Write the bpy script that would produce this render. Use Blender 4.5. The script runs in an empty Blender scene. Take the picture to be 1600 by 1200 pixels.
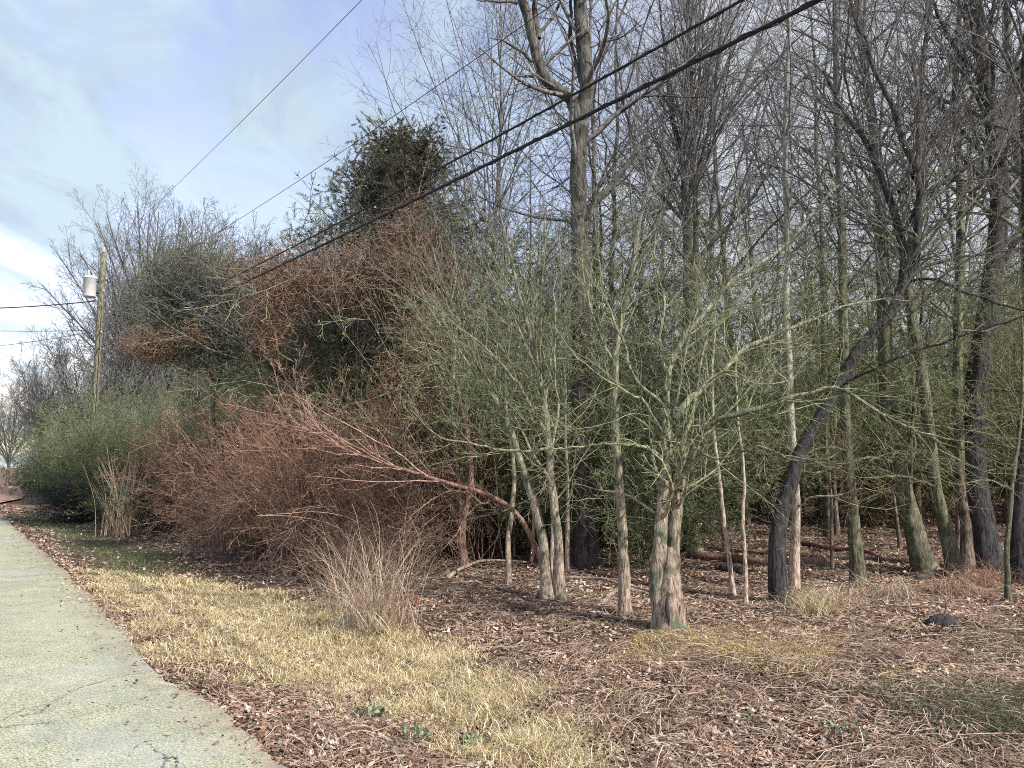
import bpy, math, random
import numpy as np

# ------------------------------------------------------------------ camera, sky, sun, exposure
R = math.radians
SC = bpy.context.scene
C = SC.collection
CAM = np.array([0.0, 0.0, 1.6]); PITCH = R(6.2); FPX = 1200.0
cd = bpy.data.cameras.new('camera'); cam = bpy.data.objects.new('camera', cd); C.objects.link(cam)
cam.location = CAM; cam.rotation_euler = (R(90) + PITCH, 0, 0)
cd.sensor_width = 36; cd.lens = 27.0; cd.clip_start = 0.05; cd.clip_end = 5000
SC.camera = cam

SUN_EL, SUN_AZ = R(37), R(127)          # azimuth clockwise from +Y: the sun stands to the right, a little behind
W = bpy.data.worlds.new('World'); SC.world = W; W.use_nodes = True
nt = W.node_tree; nt.nodes.clear(); N = nt.nodes.new; LK = nt.links.new
out = N('ShaderNodeOutputWorld'); bg = N('ShaderNodeBackground'); bg.inputs[1].default_value = 0.10
sky = N('ShaderNodeTexSky'); sky.sky_type = 'NISHITA'; sky.sun_disc = False
sky.sun_elevation = SUN_EL; sky.sun_rotation = SUN_AZ; sky.air_density = 1.2; sky.dust_density = 1.5; sky.ozone_density = 2.0
tc = N('ShaderNodeTexCoord'); sep = N('ShaderNodeSeparateXYZ'); LK(tc.outputs['Generated'], sep.inputs[0])
def M_(op, a, b=None, clamp=False):
    n = N('ShaderNodeMath'); n.operation = op; n.use_clamp = clamp
    for i, s in enumerate((a, b)):
        if s is None: continue
        if isinstance(s, (int, float)): n.inputs[i].default_value = s
        else: LK(s, n.inputs[i])
    return n.outputs[0]
den = M_('ADD', M_('MAXIMUM', sep.outputs[2], 0.0), 0.16)
comb = N('ShaderNodeCombineXYZ'); LK(M_('DIVIDE', sep.outputs[0], den), comb.inputs[0]); LK(M_('DIVIDE', sep.outputs[1], den), comb.inputs[1])
mp = N('ShaderNodeMapping'); mp.inputs['Rotation'].default_value = (0, 0, R(-30)); mp.inputs['Scale'].default_value = (1.0, 0.55, 1.0)
mp.inputs['Location'].default_value = (3.1, 1.2, 0)
LK(comb.outputs[0], mp.inputs[0])
n1 = N('ShaderNodeTexNoise'); n1.inputs['Scale'].default_value = 2.1; n1.inputs['Detail'].default_value = 7; n1.inputs['Roughness'].default_value = 0.55; n1.inputs['Distortion'].default_value = 0.35
LK(mp.outputs[0], n1.inputs[0])
cr = N('ShaderNodeValToRGB'); cr.color_ramp.elements[0].position = 0.44; cr.color_ramp.elements[0].color = (0.10, 0.10, 0.10, 1)
cr.color_ramp.elements[1].position = 0.56; cr.color_ramp.elements[1].color = (0.93, 0.93, 0.93, 1); LK(n1.outputs[0], cr.inputs[0])
low = M_('SUBTRACT', 1.0, M_('MULTIPLY', sep.outputs[2], 4.2), True)      # thicker cloud towards the horizon
right = M_('MULTIPLY', M_('SUBTRACT', sep.outputs[0], 0.02), 5.0, True)
cfac = M_('MAXIMUM', M_('MAXIMUM', cr.outputs[0], M_('MULTIPLY', low, 0.6)), M_('MULTIPLY', right, 0.85))
n2 = N('ShaderNodeTexNoise'); n2.inputs['Scale'].default_value = 4.2; n2.inputs['Detail'].default_value = 8; n2.inputs['Distortion'].default_value = 0.8; n2.inputs['Roughness'].default_value = 0.62; LK(mp.outputs[0], n2.inputs[0])
cc = N('ShaderNodeValToRGB'); cc.color_ramp.elements[0].position = 0.40; cc.color_ramp.elements[0].color = (0.41, 0.52, 0.61, 1)
cc.color_ramp.elements[1].position = 0.60; cc.color_ramp.elements[1].color = (0.50, 0.63, 0.72, 1); LK(n2.outputs[0], cc.inputs[0])
# pale, warmer cumulus bank low down
mc = N('ShaderNodeMix'); mc.data_type = 'RGBA'; LK(M_('MULTIPLY', M_('MAXIMUM', M_('MULTIPLY', low, 0.6), right), 0.85, True), mc.inputs[0]); LK(cc.outputs[0], mc.inputs[6]); mc.inputs[7].default_value = (0.61, 0.62, 0.66, 1)
sc_ = N('ShaderNodeVectorMath'); sc_.operation = 'SCALE'; sc_.inputs[3].default_value = 9.4; LK(mc.outputs[2], sc_.inputs[0])
tint = N('ShaderNodeVectorMath'); tint.operation = 'MULTIPLY'; tint.inputs[1].default_value = (2.75, 2.1, 2.0); LK(sky.outputs[0], tint.inputs[0])
mx = N('ShaderNodeMix'); mx.data_type = 'RGBA'; LK(cfac, mx.inputs[0]); LK(tint.outputs[0], mx.inputs[6]); LK(sc_.outputs[0], mx.inputs[7])
LK(mx.outputs[2], bg.inputs[0]); LK(bg.outputs[0], out.inputs[0])

sd = bpy.data.lights.new('sun', 'SUN'); sd.energy = 5.0; sd.angle = R(0.9); sd.color = (1.0, 0.94, 0.86)
sun = bpy.data.objects.new('sun', sd); C.objects.link(sun)
sun.rotation_euler = (R(90) - SUN_EL, 0, math.pi - SUN_AZ)
sun.location = (20, -8, 20)
SC.view_settings.view_transform = 'Standard'; SC.view_settings.look = 'None'; SC.view_settings.gamma = 1; SC.view_settings.exposure = 0.5
try:
    SC.cycles.max_bounces = 5; SC.cycles.diffuse_bounces = 3; SC.cycles.glossy_bounces = 2
    SC.cycles.filter_width = 1.0
    SC.cycles.use_denoising = False
except Exception: pass

# ------------------------------------------------------------------ helpers: numbers
rng = np.random.default_rng(7)
def reseed(s):
    global rng
    rng = np.random.default_rng(s)
def nrm(v): return v / np.maximum(np.linalg.norm(v, axis=-1, keepdims=True), 1e-9)
def sm(a, b, x): t = np.clip((x - a) / (b - a), 0, 1); return t * t * (3 - 2 * t)
RD = np.array([-0.59, 0.807]); RN = np.array([0.807, 0.59])      # along the road, and square to it (to the right)
def rn(x, y): return RN[0] * x + RN[1] * y
def rs(x, y): return RD[0] * x + RD[1] * y
def xy(s, n): return RD[0] * s + RN[0] * n, RD[1] * s + RN[1] * n
def wob(x, y, k=1.0, ph=0.0):
    return (np.sin(1.3 * k * x + 0.7 * k * y + 1 + ph) + np.sin(-0.9 * k * x + 1.7 * k * y + 2.1 + ph * 2) + np.sin(2.9 * k * x - 2.1 * k * y + ph) * .5
            + np.sin(4.7 * k * x + 3.9 * k * y + .5 + ph) * .3) / 2.8
def height(x, y):
    n = rn(x, y)
    h = -0.03 - 0.13 * sm(1.6, 3.2, n) + 0.16 * sm(3.4, 6.0, n)
    h = h + (0.03 * wob(x, y, 1.1) + 0.012 * wob(x, y, 4.2, 1)) * sm(1.8, 3.0, n) + 0.12 * wob(x, y, .22, 3) * sm(6, 14, n)
    return h - 0.10 * sm(-4.6, -5.6, n)
def ray(u, v):
    a, c = (u - 800) / FPX, (600 - v) / FPX
    return np.array([a, math.cos(PITCH) - math.sin(PITCH) * c, math.sin(PITCH) + math.cos(PITCH) * c])
def P(u, v, Y):                                                  # the point at depth Y that the photo shows at (u, v)
    d = ray(u, v); return CAM + d * (Y / d[1])
def G(u, v, z=None):                                             # where that line meets the ground
    d = ray(u, v); h = -0.02
    for _ in range(12):
        p = CAM + d * ((h - CAM[2]) / d[2]); h = float(height(p[0], p[1])) if z is None else z
    return p
def gpoly(px): return np.array([G(u, v)[:2] for u, v in px])
def inside(x, y, poly, jit=0.0, k=2.5):
    if jit:
        x = x + jit * wob(x, y, k, .3); y = y + jit * wob(y, x, k, 1.9)
    c = np.zeros(x.shape, bool); j = len(poly) - 1
    for i in range(len(poly)):
        xi, yi = poly[i]; xj, yj = poly[j]
        with np.errstate(divide='ignore', invalid='ignore'):
            hit = ((yi > y) != (yj > y)) & (x < (xj - xi) * (y - yi) / (yj - yi + 1e-12) + xi)
        c ^= hit; j = i
    return c

# ------------------------------------------------------------------ helpers: objects
def mesh(name, V, F, mat=None, col=None, smooth=True):
    V = np.ascontiguousarray(V, dtype=np.float32); me = bpy.data.meshes.new(name)
    if not isinstance(F, (list, tuple)): F = [F]
    F = [f for f in F if len(f)]
    li = np.concatenate([f.ravel() for f in F]).astype(np.int32)
    tot = np.concatenate([np.full(len(f), f.shape[1]) for f in F]).astype(np.int32)
    st = np.concatenate([[0], np.cumsum(tot)[:-1]]).astype(np.int32)
    me.vertices.add(len(V)); me.vertices.foreach_set('co', V.ravel())
    me.loops.add(len(li)); me.loops.foreach_set('vertex_index', li)
    me.polygons.add(len(tot)); me.polygons.foreach_set('loop_start', st); me.polygons.foreach_set('loop_total', tot)
    if smooth: me.polygons.foreach_set('use_smooth', np.ones(len(tot), bool))
    me.update(calc_edges=True)
    if col is not None:
        a = me.color_attributes.new('Col', 'FLOAT_COLOR', 'POINT')
        c4 = np.ones((len(V), 4), np.float32); c4[:, :3] = col; a.data.foreach_set('color', c4.ravel())
    if mat: me.materials.append(mat)
    return me
def tag(o, label=None, cat=None, group=None, kind=None):
    if label: o['label'] = label
    if cat: o['category'] = cat
    if group: o['group'] = group
    if kind: o['kind'] = kind
    return o
def obj(name, me, parent=None):
    o = bpy.data.objects.new(name, me); C.objects.link(o)
    if parent is not None: o.parent = parent
    return o
def empty(name, loc=(0, 0, 0), rz=0.0):
    o = bpy.data.objects.new(name, None); C.objects.link(o); o.location = loc; o.rotation_euler = (0, 0, rz); o.empty_display_size = .3
    return o
def dup(root, loc, rz, s=1.0, tilt=(0, 0)):
    r = root.copy(); C.objects.link(r); r.location = loc; r.rotation_euler = (tilt[0], tilt[1], rz); r.scale = (s, s, s)
    for ch in list(root.children):
        c = ch.copy(); C.objects.link(c); c.parent = r
    return r
class Bag:                                                       # gathers shapes into one mesh
    def __init__(s): s.V = []; s.F = {}; s.n = 0; s.col = []
    def add(s, V, F, col=None):
        s.V.append(V)
        for f in (F if isinstance(F, list) else [F]): s.F.setdefault(f.shape[1], []).append(f + s.n)
        s.n += len(V); s.col.append(np.broadcast_to(np.array(col if col is not None else (1, 1, 1), float), (len(V), 3)))
        return s
    def build(s, name, mat, parent=None, origin=None, smooth=True, usecol=False):
        V = np.concatenate(s.V)
        if origin is not None: V = V - np.asarray(origin)
        me = mesh(name, V, [np.concatenate(f) for f in s.F.values()], mat, np.concatenate(s.col) if usecol else None, smooth)
        return obj(name, me, parent)

def tubes(Pt, Rd, k, rough=0.0):
    """Pt (m,n,3), Rd (m,n) -> verts, quads of m tapered tubes."""
    m, n, _ = Pt.shape
    T = np.empty_like(Pt); T[:, 1:-1] = Pt[:, 2:] - Pt[:, :-2]; T[:, 0] = Pt[:, 1] - Pt[:, 0]; T[:, -1] = Pt[:, -1] - Pt[:, -2]
    T = nrm(T); mean = nrm(Pt[:, -1] - Pt[:, 0])
    ref = np.where(np.abs(mean[:, 2:3]) > .6, np.array([[1., 0.13, 0]]), np.array([[0.1, 0, 1.]]))[:, None, :]
    U = nrm(np.cross(T, np.broadcast_to(ref, T.shape))); Wv = np.cross(T, U)
    a = np.arange(k) * 2 * math.pi / k
    rr = Rd[:, :, None] * np.ones(k)
    if rough:
        z = np.arange(n)[None, :, None] * 1.0; ph = rng.random((m, 1, 1)) * 9
        rr = rr * (1 + rough * (np.sin(3 * a + z * .35 + ph) * .5 + np.sin(5 * a - z * .7 + ph * 2) * .35 + rng.normal(0, .35, (m, n, k))))
    V = Pt[:, :, None, :] + rr[..., None] * (np.cos(a)[None, None, :, None] * U[:, :, None, :] + np.sin(a)[None, None, :, None] * Wv[:, :, None, :])
    idx = np.arange(m * n * k).reshape(m, n, k)
    A = idx[:, :-1]; B = idx[:, 1:]
    F = np.stack([A, np.roll(A, -1, 2), np.roll(B, -1, 2), B], -1).reshape(-1, 4)
    return V.reshape(-1, 3), F
def ribbons(Pt, Wd, side):
    """flat strips: Pt (m,n,3), half widths (m,n), side (m,3)"""
    m, n, _ = Pt.shape
    L = Pt - side[:, None, :] * Wd[..., None]; Rr = Pt + side[:, None, :] * Wd[..., None]
    V = np.stack([L, Rr], 2).reshape(-1, 3); idx = np.arange(m * n * 2).reshape(m, n, 2)
    F = np.stack([idx[:, :-1, 0], idx[:, :-1, 1], idx[:, 1:, 1], idx[:, 1:, 0]], -1).reshape(-1, 4)
    return V, F
def spline(pts, n, wig=0.0):
    pts = np.asarray(pts, float)
    if len(pts) == 2: pts = np.array([pts[0], (pts[0] + pts[1]) / 2, pts[1]])
    q = np.vstack([2 * pts[0] - pts[1], pts, 2 * pts[-1] - pts[-2]])
    seg = np.linalg.norm(np.diff(pts, axis=0), axis=1); cum = np.concatenate([[0], np.cumsum(seg)]); t = np.linspace(0, cum[-1], n)
    i = np.clip(np.searchsorted(cum, t, 'right') - 1, 0, len(seg) - 1); f = ((t - cum[i]) / seg[i])[:, None]
    p0, p1, p2, p3 = q[i], q[i + 1], q[i + 2], q[i + 3]
    o = .5 * (2 * p1 + (p2 - p0) * f + (2 * p0 - 5 * p1 + 4 * p2 - p3) * f ** 2 + (3 * p1 - p0 - 3 * p2 + p3) * f ** 3)
    if wig:
        w = np.cumsum(rng.normal(0, wig, (n, 3)), 0); w -= np.linspace(0, 1, n)[:, None] * w[-1]; o[1:-1] += w[1:-1]
    return o
def grow(Pt, Rd, c, t0, t1, ang, L0, n, up=0.0, wig=.15, rf=.6, rmin=.002, lv=.35, taper=.6, angv=.25):
    """c side shoots on every parent: returns (m*c,n,3), (m*c,n). L0 = length as a fraction of the parent's."""
    m, N_, _ = Pt.shape
    plen = np.linalg.norm(np.diff(Pt, axis=1), axis=2).sum(1)
    t = (np.arange(c)[None, :] + rng.random((m, c))) / c * (t1 - t0) + t0
    x = t * (N_ - 1); i = np.clip(x.astype(int), 0, N_ - 2); f = (x - i)[..., None]; mi = np.arange(m)[:, None]
    base = Pt[mi, i] * (1 - f) + Pt[mi, i + 1] * f; tan = nrm(Pt[mi, i + 1] - Pt[mi, i]); rb = Rd[mi, i] * (1 - f[..., 0]) + Rd[mi, i + 1] * f[..., 0]
    ref = np.where(np.abs(tan[..., 2:3]) > .8, np.array([1., 0, 0]), np.array([0, 0, 1.]))
    u = nrm(np.cross(tan, ref)); w = np.cross(tan, u)
    az = (np.arange(c)[None, :] * 2.4 + rng.random((m, 1)) * 6.28 + rng.normal(0, .5, (m, c)))[..., None]
    an = (ang * (1 + rng.normal(0, angv, (m, c))))[..., None]
    d = nrm(tan * np.cos(an) + (u * np.cos(az) + w * np.sin(az)) * np.sin(an))
    L = plen[:, None] * L0 * (1 - taper * (t - t0) / max(t1 - t0, 1e-6)) * (1 + lv * rng.uniform(-1, 1, (m, c)))
    q = np.empty((m, c, n, 3)); q[:, :, 0] = base; step = (L / (n - 1))[..., None]
    for k in range(1, n):
        q[:, :, k] = q[:, :, k - 1] + d * step
        d = nrm(d + rng.normal(0, wig, d.shape) + np.array([0, 0, up]))
    r0 = np.clip(rb * rf * (1 + .25 * rng.uniform(-1, 1, rb.shape)), rmin, None)
    r = r0[..., None] * (1 - np.linspace(0, 1, n) * .75); r = np.maximum(r, rmin * .8)
    return q.reshape(m * c, n, 3), r.reshape(m * c, n)

# ------------------------------------------------------------------ materials
def mat_new(name):
    m = bpy.data.materials.new(name); m.use_nodes = True; nt = m.node_tree; nt.nodes.clear()
    o = nt.nodes.new('ShaderNodeOutputMaterial'); b = nt.nodes.new('ShaderNodeBsdfPrincipled'); nt.links.new(b.outputs[0], o.inputs[0])
    b.inputs['Roughness'].default_value = .9
    try: b.inputs['Specular IOR Level'].default_value = .2
    except Exception: pass
    return m, nt, b
def node(nt, t, **kw):
    n = nt.nodes.new(t)
    for k, v in kw.items():
        if k.startswith('i_'):
            key = k[2:]; key = int(key) if key.isdigit() else key.replace('_', ' ')
            if hasattr(v, 'is_output') or isinstance(v, bpy.types.NodeSocket): nt.links.new(v, n.inputs[key])
            else: n.inputs[key].default_value = v
        else: setattr(n, k, v)
    return n
def mixc(nt, f, a, b, mode='MIX'):
    n = nt.nodes.new('ShaderNodeMix'); n.data_type = 'RGBA'; n.blend_type = mode
    for s, v in ((0, f), (6, a), (7, b)):
        if isinstance(v, bpy.types.NodeSocket): nt.links.new(v, n.inputs[s])
        elif s == 0: n.inputs[0].default_value = v
        else: n.inputs[s].default_value = (*v, 1) if len(v) == 3 else v
    return n.outputs[2]
def ramp(nt, src, p0, p1, c0=(0, 0, 0), c1=(1, 1, 1)):
    n = nt.nodes.new('ShaderNodeValToRGB'); e = n.color_ramp.elements; e[0].position = p0; e[1].position = p1
    e[0].color = (*c0, 1); e[1].color = (*c1, 1); nt.links.new(src, n.inputs[0]); return n.outputs[0]
def math_(nt, op, a, b, clamp=False):
    n = nt.nodes.new('ShaderNodeMath'); n.operation = op; n.use_clamp = clamp
    for i, s in enumerate((a, b)):
        if isinstance(s, bpy.types.NodeSocket): nt.links.new(s, n.inputs[i])
        else: n.inputs[i].default_value = s
    return n.outputs[0]
def bark(name, low, mid, high, z0, z1, scale=1.0, bump=.6, patch=None):
    """three bark tones: dusty foot, algae-green middle, grey top; borders broken up by noise"""
    m, nt, b = mat_new(name)
    geo = node(nt, 'ShaderNodeNewGeometry'); sp = node(nt, 'ShaderNodeSeparateXYZ', i_0=geo.outputs['Position'])
    tc = node(nt, 'ShaderNodeTexCoord')
    nz = node(nt, 'ShaderNodeTexNoise', i_Vector=tc.outputs['Object'], i_Scale=1.1, i_Detail=4.0)
    zz = math_(nt, 'ADD', sp.outputs[2], math_(nt, 'MULTIPLY', math_(nt, 'SUBTRACT', nz.outputs[0], .5), z1 * .9))
    f1 = ramp(nt, math_(nt, 'DIVIDE', zz, 20.), (z0 * .3) / 20, (z0 * 2.2) / 20); f2 = ramp(nt, math_(nt, 'DIVIDE', zz, 20.), z1 * .72 / 20, z1 * 1.25 / 20)
    mp = node(nt, 'ShaderNodeMapping', i_Vector=tc.outputs['Object']); mp.inputs['Scale'].default_value = (34 * scale, 34 * scale, 7 * scale)
    fine = node(nt, 'ShaderNodeTexNoise', i_Vector=mp.outputs[0], i_Scale=1.0, i_Detail=6.0, i_Roughness=.72, i_Distortion=.6)
    col = mixc(nt, f2, mixc(nt, f1, low, mid), high)
    big = node(nt, 'ShaderNodeTexNoise', i_Vector=tc.outputs['Object'], i_Scale=4.0, i_Detail=3.0)
    col = mixc(nt, 1.0, col, ramp(nt, fine.outputs[0], .38, .60, (.22, .22, .22), (1.5, 1.5, 1.5)), 'MULTIPLY')
    if patch: col = mixc(nt, ramp(nt, big.outputs[0], .52, .62), col, mixc(nt, 1.0, patch, ramp(nt, fine.outputs[0], .36, .64, (.4, .4, .4), (1.3, 1.3, 1.3)), 'MULTIPLY'))
    nt.links.new(col, b.inputs['Base Color'])
    bp = node(nt, 'ShaderNodeBump', i_Height=fine.outputs[0], i_Strength=min(1.0, bump * 1.3), i_Distance=.035); nt.links.new(bp.outputs[0], b.inputs['Normal'])
    return m
def twig_mat(name, low, mid, high, z0, z1):
    m, nt, b = mat_new(name)
    geo = node(nt, 'ShaderNodeNewGeometry'); sp = node(nt, 'ShaderNodeSeparateXYZ', i_0=geo.outputs['Position'])
    nz = node(nt, 'ShaderNodeTexNoise', i_Vector=geo.outputs['Position'], i_Scale=.8, i_Detail=3.0)
    zz = math_(nt, 'ADD', sp.outputs[2], math_(nt, 'MULTIPLY', math_(nt, 'SUBTRACT', nz.outputs[0], .5), z1 * .9))
    f1 = ramp(nt, math_(nt, 'DIVIDE', zz, 20.), (z0 * .3) / 20, (z0 * 2.2) / 20); f2 = ramp(nt, math_(nt, 'DIVIDE', zz, 20.), z1 * .72 / 20, z1 * 1.25 / 20)
    fine = node(nt, 'ShaderNodeTexNoise', i_Vector=geo.outputs['Position'], i_Scale=14.0, i_Detail=2.0)
    col = mixc(nt, f2, mixc(nt, f1, low, mid), high)
    col = mixc(nt, 1.0, col, ramp(nt, fine.outputs[0], .36, .62, (.45, .45, .45), (1.3, 1.3, 1.3)), 'MULTIPLY')
    nt.links.new(col, b.inputs['Base Color']); return m
def col_mat(name, rough=.85, spec=.2, trans=0.0):
    m, nt, b = mat_new(name); b.inputs['Roughness'].default_value = rough
    a = node(nt, 'ShaderNodeAttribute', attribute_name='Col')
    geo = node(nt, 'ShaderNodeNewGeometry'); fine = node(nt, 'ShaderNodeTexNoise', i_Vector=geo.outputs['Position'], i_Scale=60.0, i_Detail=2.0)
    col = mixc(nt, 1.0, a.outputs['Color'], ramp(nt, fine.outputs[0], .35, .65, (.7, .7, .7), (1.15, 1.15, 1.15)), 'MULTIPLY')
    nt.links.new(col, b.inputs['Base Color'])
    if trans:
        tr = node(nt, 'ShaderNodeBsdfTranslucent'); nt.links.new(col, tr.inputs[0]); ms = node(nt, 'ShaderNodeMixShader'); ms.inputs[0].default_value = trans
        o = [n for n in nt.nodes if n.type == 'OUTPUT_MATERIAL'][0]
        nt.links.new(b.outputs[0], ms.inputs[1]); nt.links.new(tr.outputs[0], ms.inputs[2]); nt.links.new(ms.outputs[0], o.inputs[0])
    return m
def plain(name, c, rough=.6, metal=0.0, nscale=20., var=.25):
    m, nt, b = mat_new(name); b.inputs['Roughness'].default_value = rough; b.inputs['Metallic'].default_value = metal
    tc = node(nt, 'ShaderNodeTexCoord'); nz = node(nt, 'ShaderNodeTexNoise', i_Vector=tc.outputs['Object'], i_Scale=nscale, i_Detail=4.0)
    nt.links.new(mixc(nt, 1.0, c, ramp(nt, nz.outputs[0], .35, .65, (1 - var,) * 3, (1 + var,) * 3), 'MULTIPLY'), b.inputs['Base Color']); return m

MB = dict(
    pale=bark('pale_bark', (.35, .275, .22), (.24, .25, .16), (.21, .21, .20), .95, 3.9, 1.3, .6, (.15, .16, .11)),
    twin=bark('rough_bark', (.34, .265, .215), (.27, .28, .18), (.24, .24, .22), .9, 4.2, 1.0, .9, (.13, .155, .10)),
    dark=bark('dark_bark', (.055, .052, .055), (.05, .048, .048), (.08, .078, .078), .8, 5.0, .8, 1.0),
    big=bark('furrowed_bark', (.07, .06, .058), (.10, .092, .078), (.115, .11, .10), 1.2, 4.8, .7, 1.0, (.06, .055, .05)),
    moss=bark('mossy_bark', (.12, .115, .08), (.135, .14, .088), (.11, .11, .11), .5, 5.0, 1.1, .9, (.22, .22, .15)),
    white=bark('smooth_pale_bark', (.40, .31, .25), (.36, .36, .27), (.27, .27, .25), .9, 4.6, 1.4, .35),
    far=bark('forest_bark', (.17, .13, .11), (.16, .17, .10), (.19, .185, .18), 1.0, 6.0, .8, .6, (.07, .068, .06)),
    red=bark('reddish_bark', (.28, .17, .135), (.22, .14, .11), (.20, .15, .12), .8, 4.0, 1.4, .5),
)
MT = dict(
    near=twig_mat('near_twigs', (.36, .27, .22), (.235, .25, .15), (.15, .147, .14), .8, 4.4),
    far=twig_mat('forest_twigs', (.20, .14, .11), (.17, .185, .10), (.14, .137, .142), 1.2, 6.5),
    grey=twig_mat('grey_twigs', (.20, .17, .16), (.19, .20, .14), (.17, .165, .165), 2, 4),
    dark=twig_mat('dark_twigs', (.10, .095, .09), (.16, .17, .11), (.15, .145, .14), 1.0, 4.0),
    brush=twig_mat('brush_twigs', (.35, .235, .18), (.30, .185, .137), (.28, .168, .122), .55, 2.2),
    vine=twig_mat('vine_stems', (.34, .235, .18), (.265, .175, .13), (.24, .158, .118), 1, 3),
    gvine=twig_mat('green_vine_stems', (.14, .16, .09), (.17, .20, .11), (.17, .19, .12), 1, 3),
    red=twig_mat('sapling_twigs', (.36, .22, .18), (.42, .27, .22), (.42, .28, .22), .6, 3),
)
M_LEAF = col_mat('dry_leaves', .8, trans=.15); M_BLADE = col_mat('grass_blades', .8, trans=.25); M_NEEDLE = col_mat('needles', .75, trans=.12)

# ------------------------------------------------------------------ the setting: ground, road
GOLD = gpoly([(150, 893), (235, 898), (330, 912), (430, 934), (540, 972), (640, 996), (716, 1010), (770, 1060), (850, 1110), (905, 1180), (860, 1230), (700, 1190), (640, 1120), (520, 1085), (430, 1065), (345, 1062), (268, 1035), (222, 985), (178, 935), (142, 900)])
GREEN1 = gpoly([(60, 800), (105, 812), (180, 845), (270, 860), (300, 905), (170, 894), (110, 862), (40, 812)])
GREEN2 = gpoly([(1430, 1085), (1500, 1078), (1640, 1090), (1700, 1150), (1600, 1145), (1500, 1125)])
GREEN3 = gpoly([(1520, 985), (1560, 975), (1660, 978), (1680, 1035), (1590, 1030), (1560, 1008)])
GOLD2 = gpoly([(870, 995), (1000, 990), (1180, 1000), (1300, 1005), (1400, 998), (1540, 1005), (1680, 1020), (1680, 1060), (1560, 1050), (1400, 1038), (1250, 1040), (1080, 1030), (920, 1020)])
def grid():
    a = np.linspace(-1, 1, 420); gx = np.sinh(a * 6.2) / math.sinh(6.2) * 900
    b = np.linspace(0, 1, 520); gy = -40 * (1 - sm(0, .12, b)) + 0.0
    gy = np.where(b < .12, -40 + 41.5 * (b / .12), 1.5 + (np.exp((b - .12) / .88 * 6.4) - 1) / (math.exp(6.4) - 1) * 1400)
    X, Y = np.meshgrid(gx, gy); return X, Y
X, Y = grid(); Z = height(X, Y)
ny, nx = X.shape; idx = np.arange(ny * nx).reshape(ny, nx)
F = np.stack([idx[:-1, :-1], idx[:-1, 1:], idx[1:, 1:], idx[1:, :-1]], -1).reshape(-1, 4)
xf, yf = X.ravel(), Y.ravel()
zone = np.zeros((len(xf), 3))
jx, jy = rng.normal(0, .12, (2, len(xf)))
zone[:, 0] = inside(xf + jx, yf + jy, GOLD, .3) * .7 + inside(xf + jx * 2, yf + jy * 2, GOLD2, .35) * .4
zone[:, 1] = (inside(xf + jx * 2, yf + jy * 2, GREEN1, .3) | inside(xf + jx * 2, yf + jy * 2, GREEN2, .3) | inside(xf + jx * 2, yf + jy * 2, GREEN3, .3)) * .75
zone[:, 2] = (rn(xf, yf) < -4.6)
m, nt, b = mat_new('leaf_litter_ground')
a = node(nt, 'ShaderNodeAttribute', attribute_name='Col'); sp = node(nt, 'ShaderNodeSeparateColor'); nt.links.new(a.outputs['Color'], sp.inputs[0])
geo = node(nt, 'ShaderNodeNewGeometry')
nA = node(nt, 'ShaderNodeTexNoise', i_Vector=geo.outputs['Position'], i_Scale=26.0, i_Detail=6.0, i_Roughness=.75)
nB = node(nt, 'ShaderNodeTexVoronoi', i_Vector=geo.outputs['Position'], i_Scale=17.0)
nC = node(nt, 'ShaderNodeTexNoise', i_Vector=geo.outputs['Position'], i_Scale=.7, i_Detail=5.0)
lit = mixc(nt, ramp(nt, nA.outputs[0], .38, .62), (.05, .033, .025), (.25, .175, .13))
lit = mixc(nt, ramp(nt, nB.outputs['Distance'], .05, .4), mixc(nt, .5, lit, (.30, .21, .17)), lit)
gold = mixc(nt, ramp(nt, nA.outputs[0], .4, .62), (.10, .07, .03), (.36, .27, .13))
green = mixc(nt, ramp(nt, nA.outputs[0], .4, .62), (.02, .028, .014), (.10, .12, .06))
c = mixc(nt, sp.outputs[0], lit, gold); c = mixc(nt, sp.outputs[1], c, green); c = mixc(nt, math_(nt, 'MULTIPLY', sp.outputs[2], .8), c, green)
c = mixc(nt, 1.0, c, ramp(nt, nC.outputs[0], .35, .65, (.75, .73, .7), (1.15, 1.15, 1.15)), 'MULTIPLY')
nt.links.new(c, b.inputs['Base Color'])
bp = node(nt, 'ShaderNodeBump', i_Height=nA.outputs[0], i_Strength=.9, i_Distance=.03); nt.links.new(bp.outputs[0], b.inputs['Normal'])
tag(obj('ground', mesh('ground', np.stack([xf, yf, Z.ravel()], 1), F, m, zone)), kind='structure')

# road: right edge crumbles; a step in it where an old patch ends
m, nt, b = mat_new('asphalt'); geo = node(nt, 'ShaderNodeNewGeometry'); b.inputs['Roughness'].default_value = .85
pos = geo.outputs['Position']
n1 = node(nt, 'ShaderNodeTexNoise', i_Vector=pos, i_Scale=72.0, i_Detail=3.0, i_Roughness=.8)
n1b = node(nt, 'ShaderNodeTexVoronoi', i_Vector=pos, i_Scale=70.0)
n2 = node(nt, 'ShaderNodeTexNoise', i_Vector=pos, i_Scale=.55, i_Detail=6.0); n3 = node(nt, 'ShaderNodeTexNoise', i_Vector=pos, i_Scale=3.0, i_Detail=6.0, i_Roughness=.7)
c = mixc(nt, ramp(nt, n1.outputs[0], .36, .66), (.11, .12, .085), (.64, .65, .47))
c = mixc(nt, math_(nt, 'MULTIPLY', ramp(nt, n1b.outputs['Distance'], .0, .35, (1, 1, 1), (0, 0, 0)), .45), c, (.66, .67, .55))
c = mixc(nt, 1.0, c, ramp(nt, n3.outputs[0], .3, .7, (.93, .93, .92), (1.05, 1.05, 1.05)), 'MULTIPLY')
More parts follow.
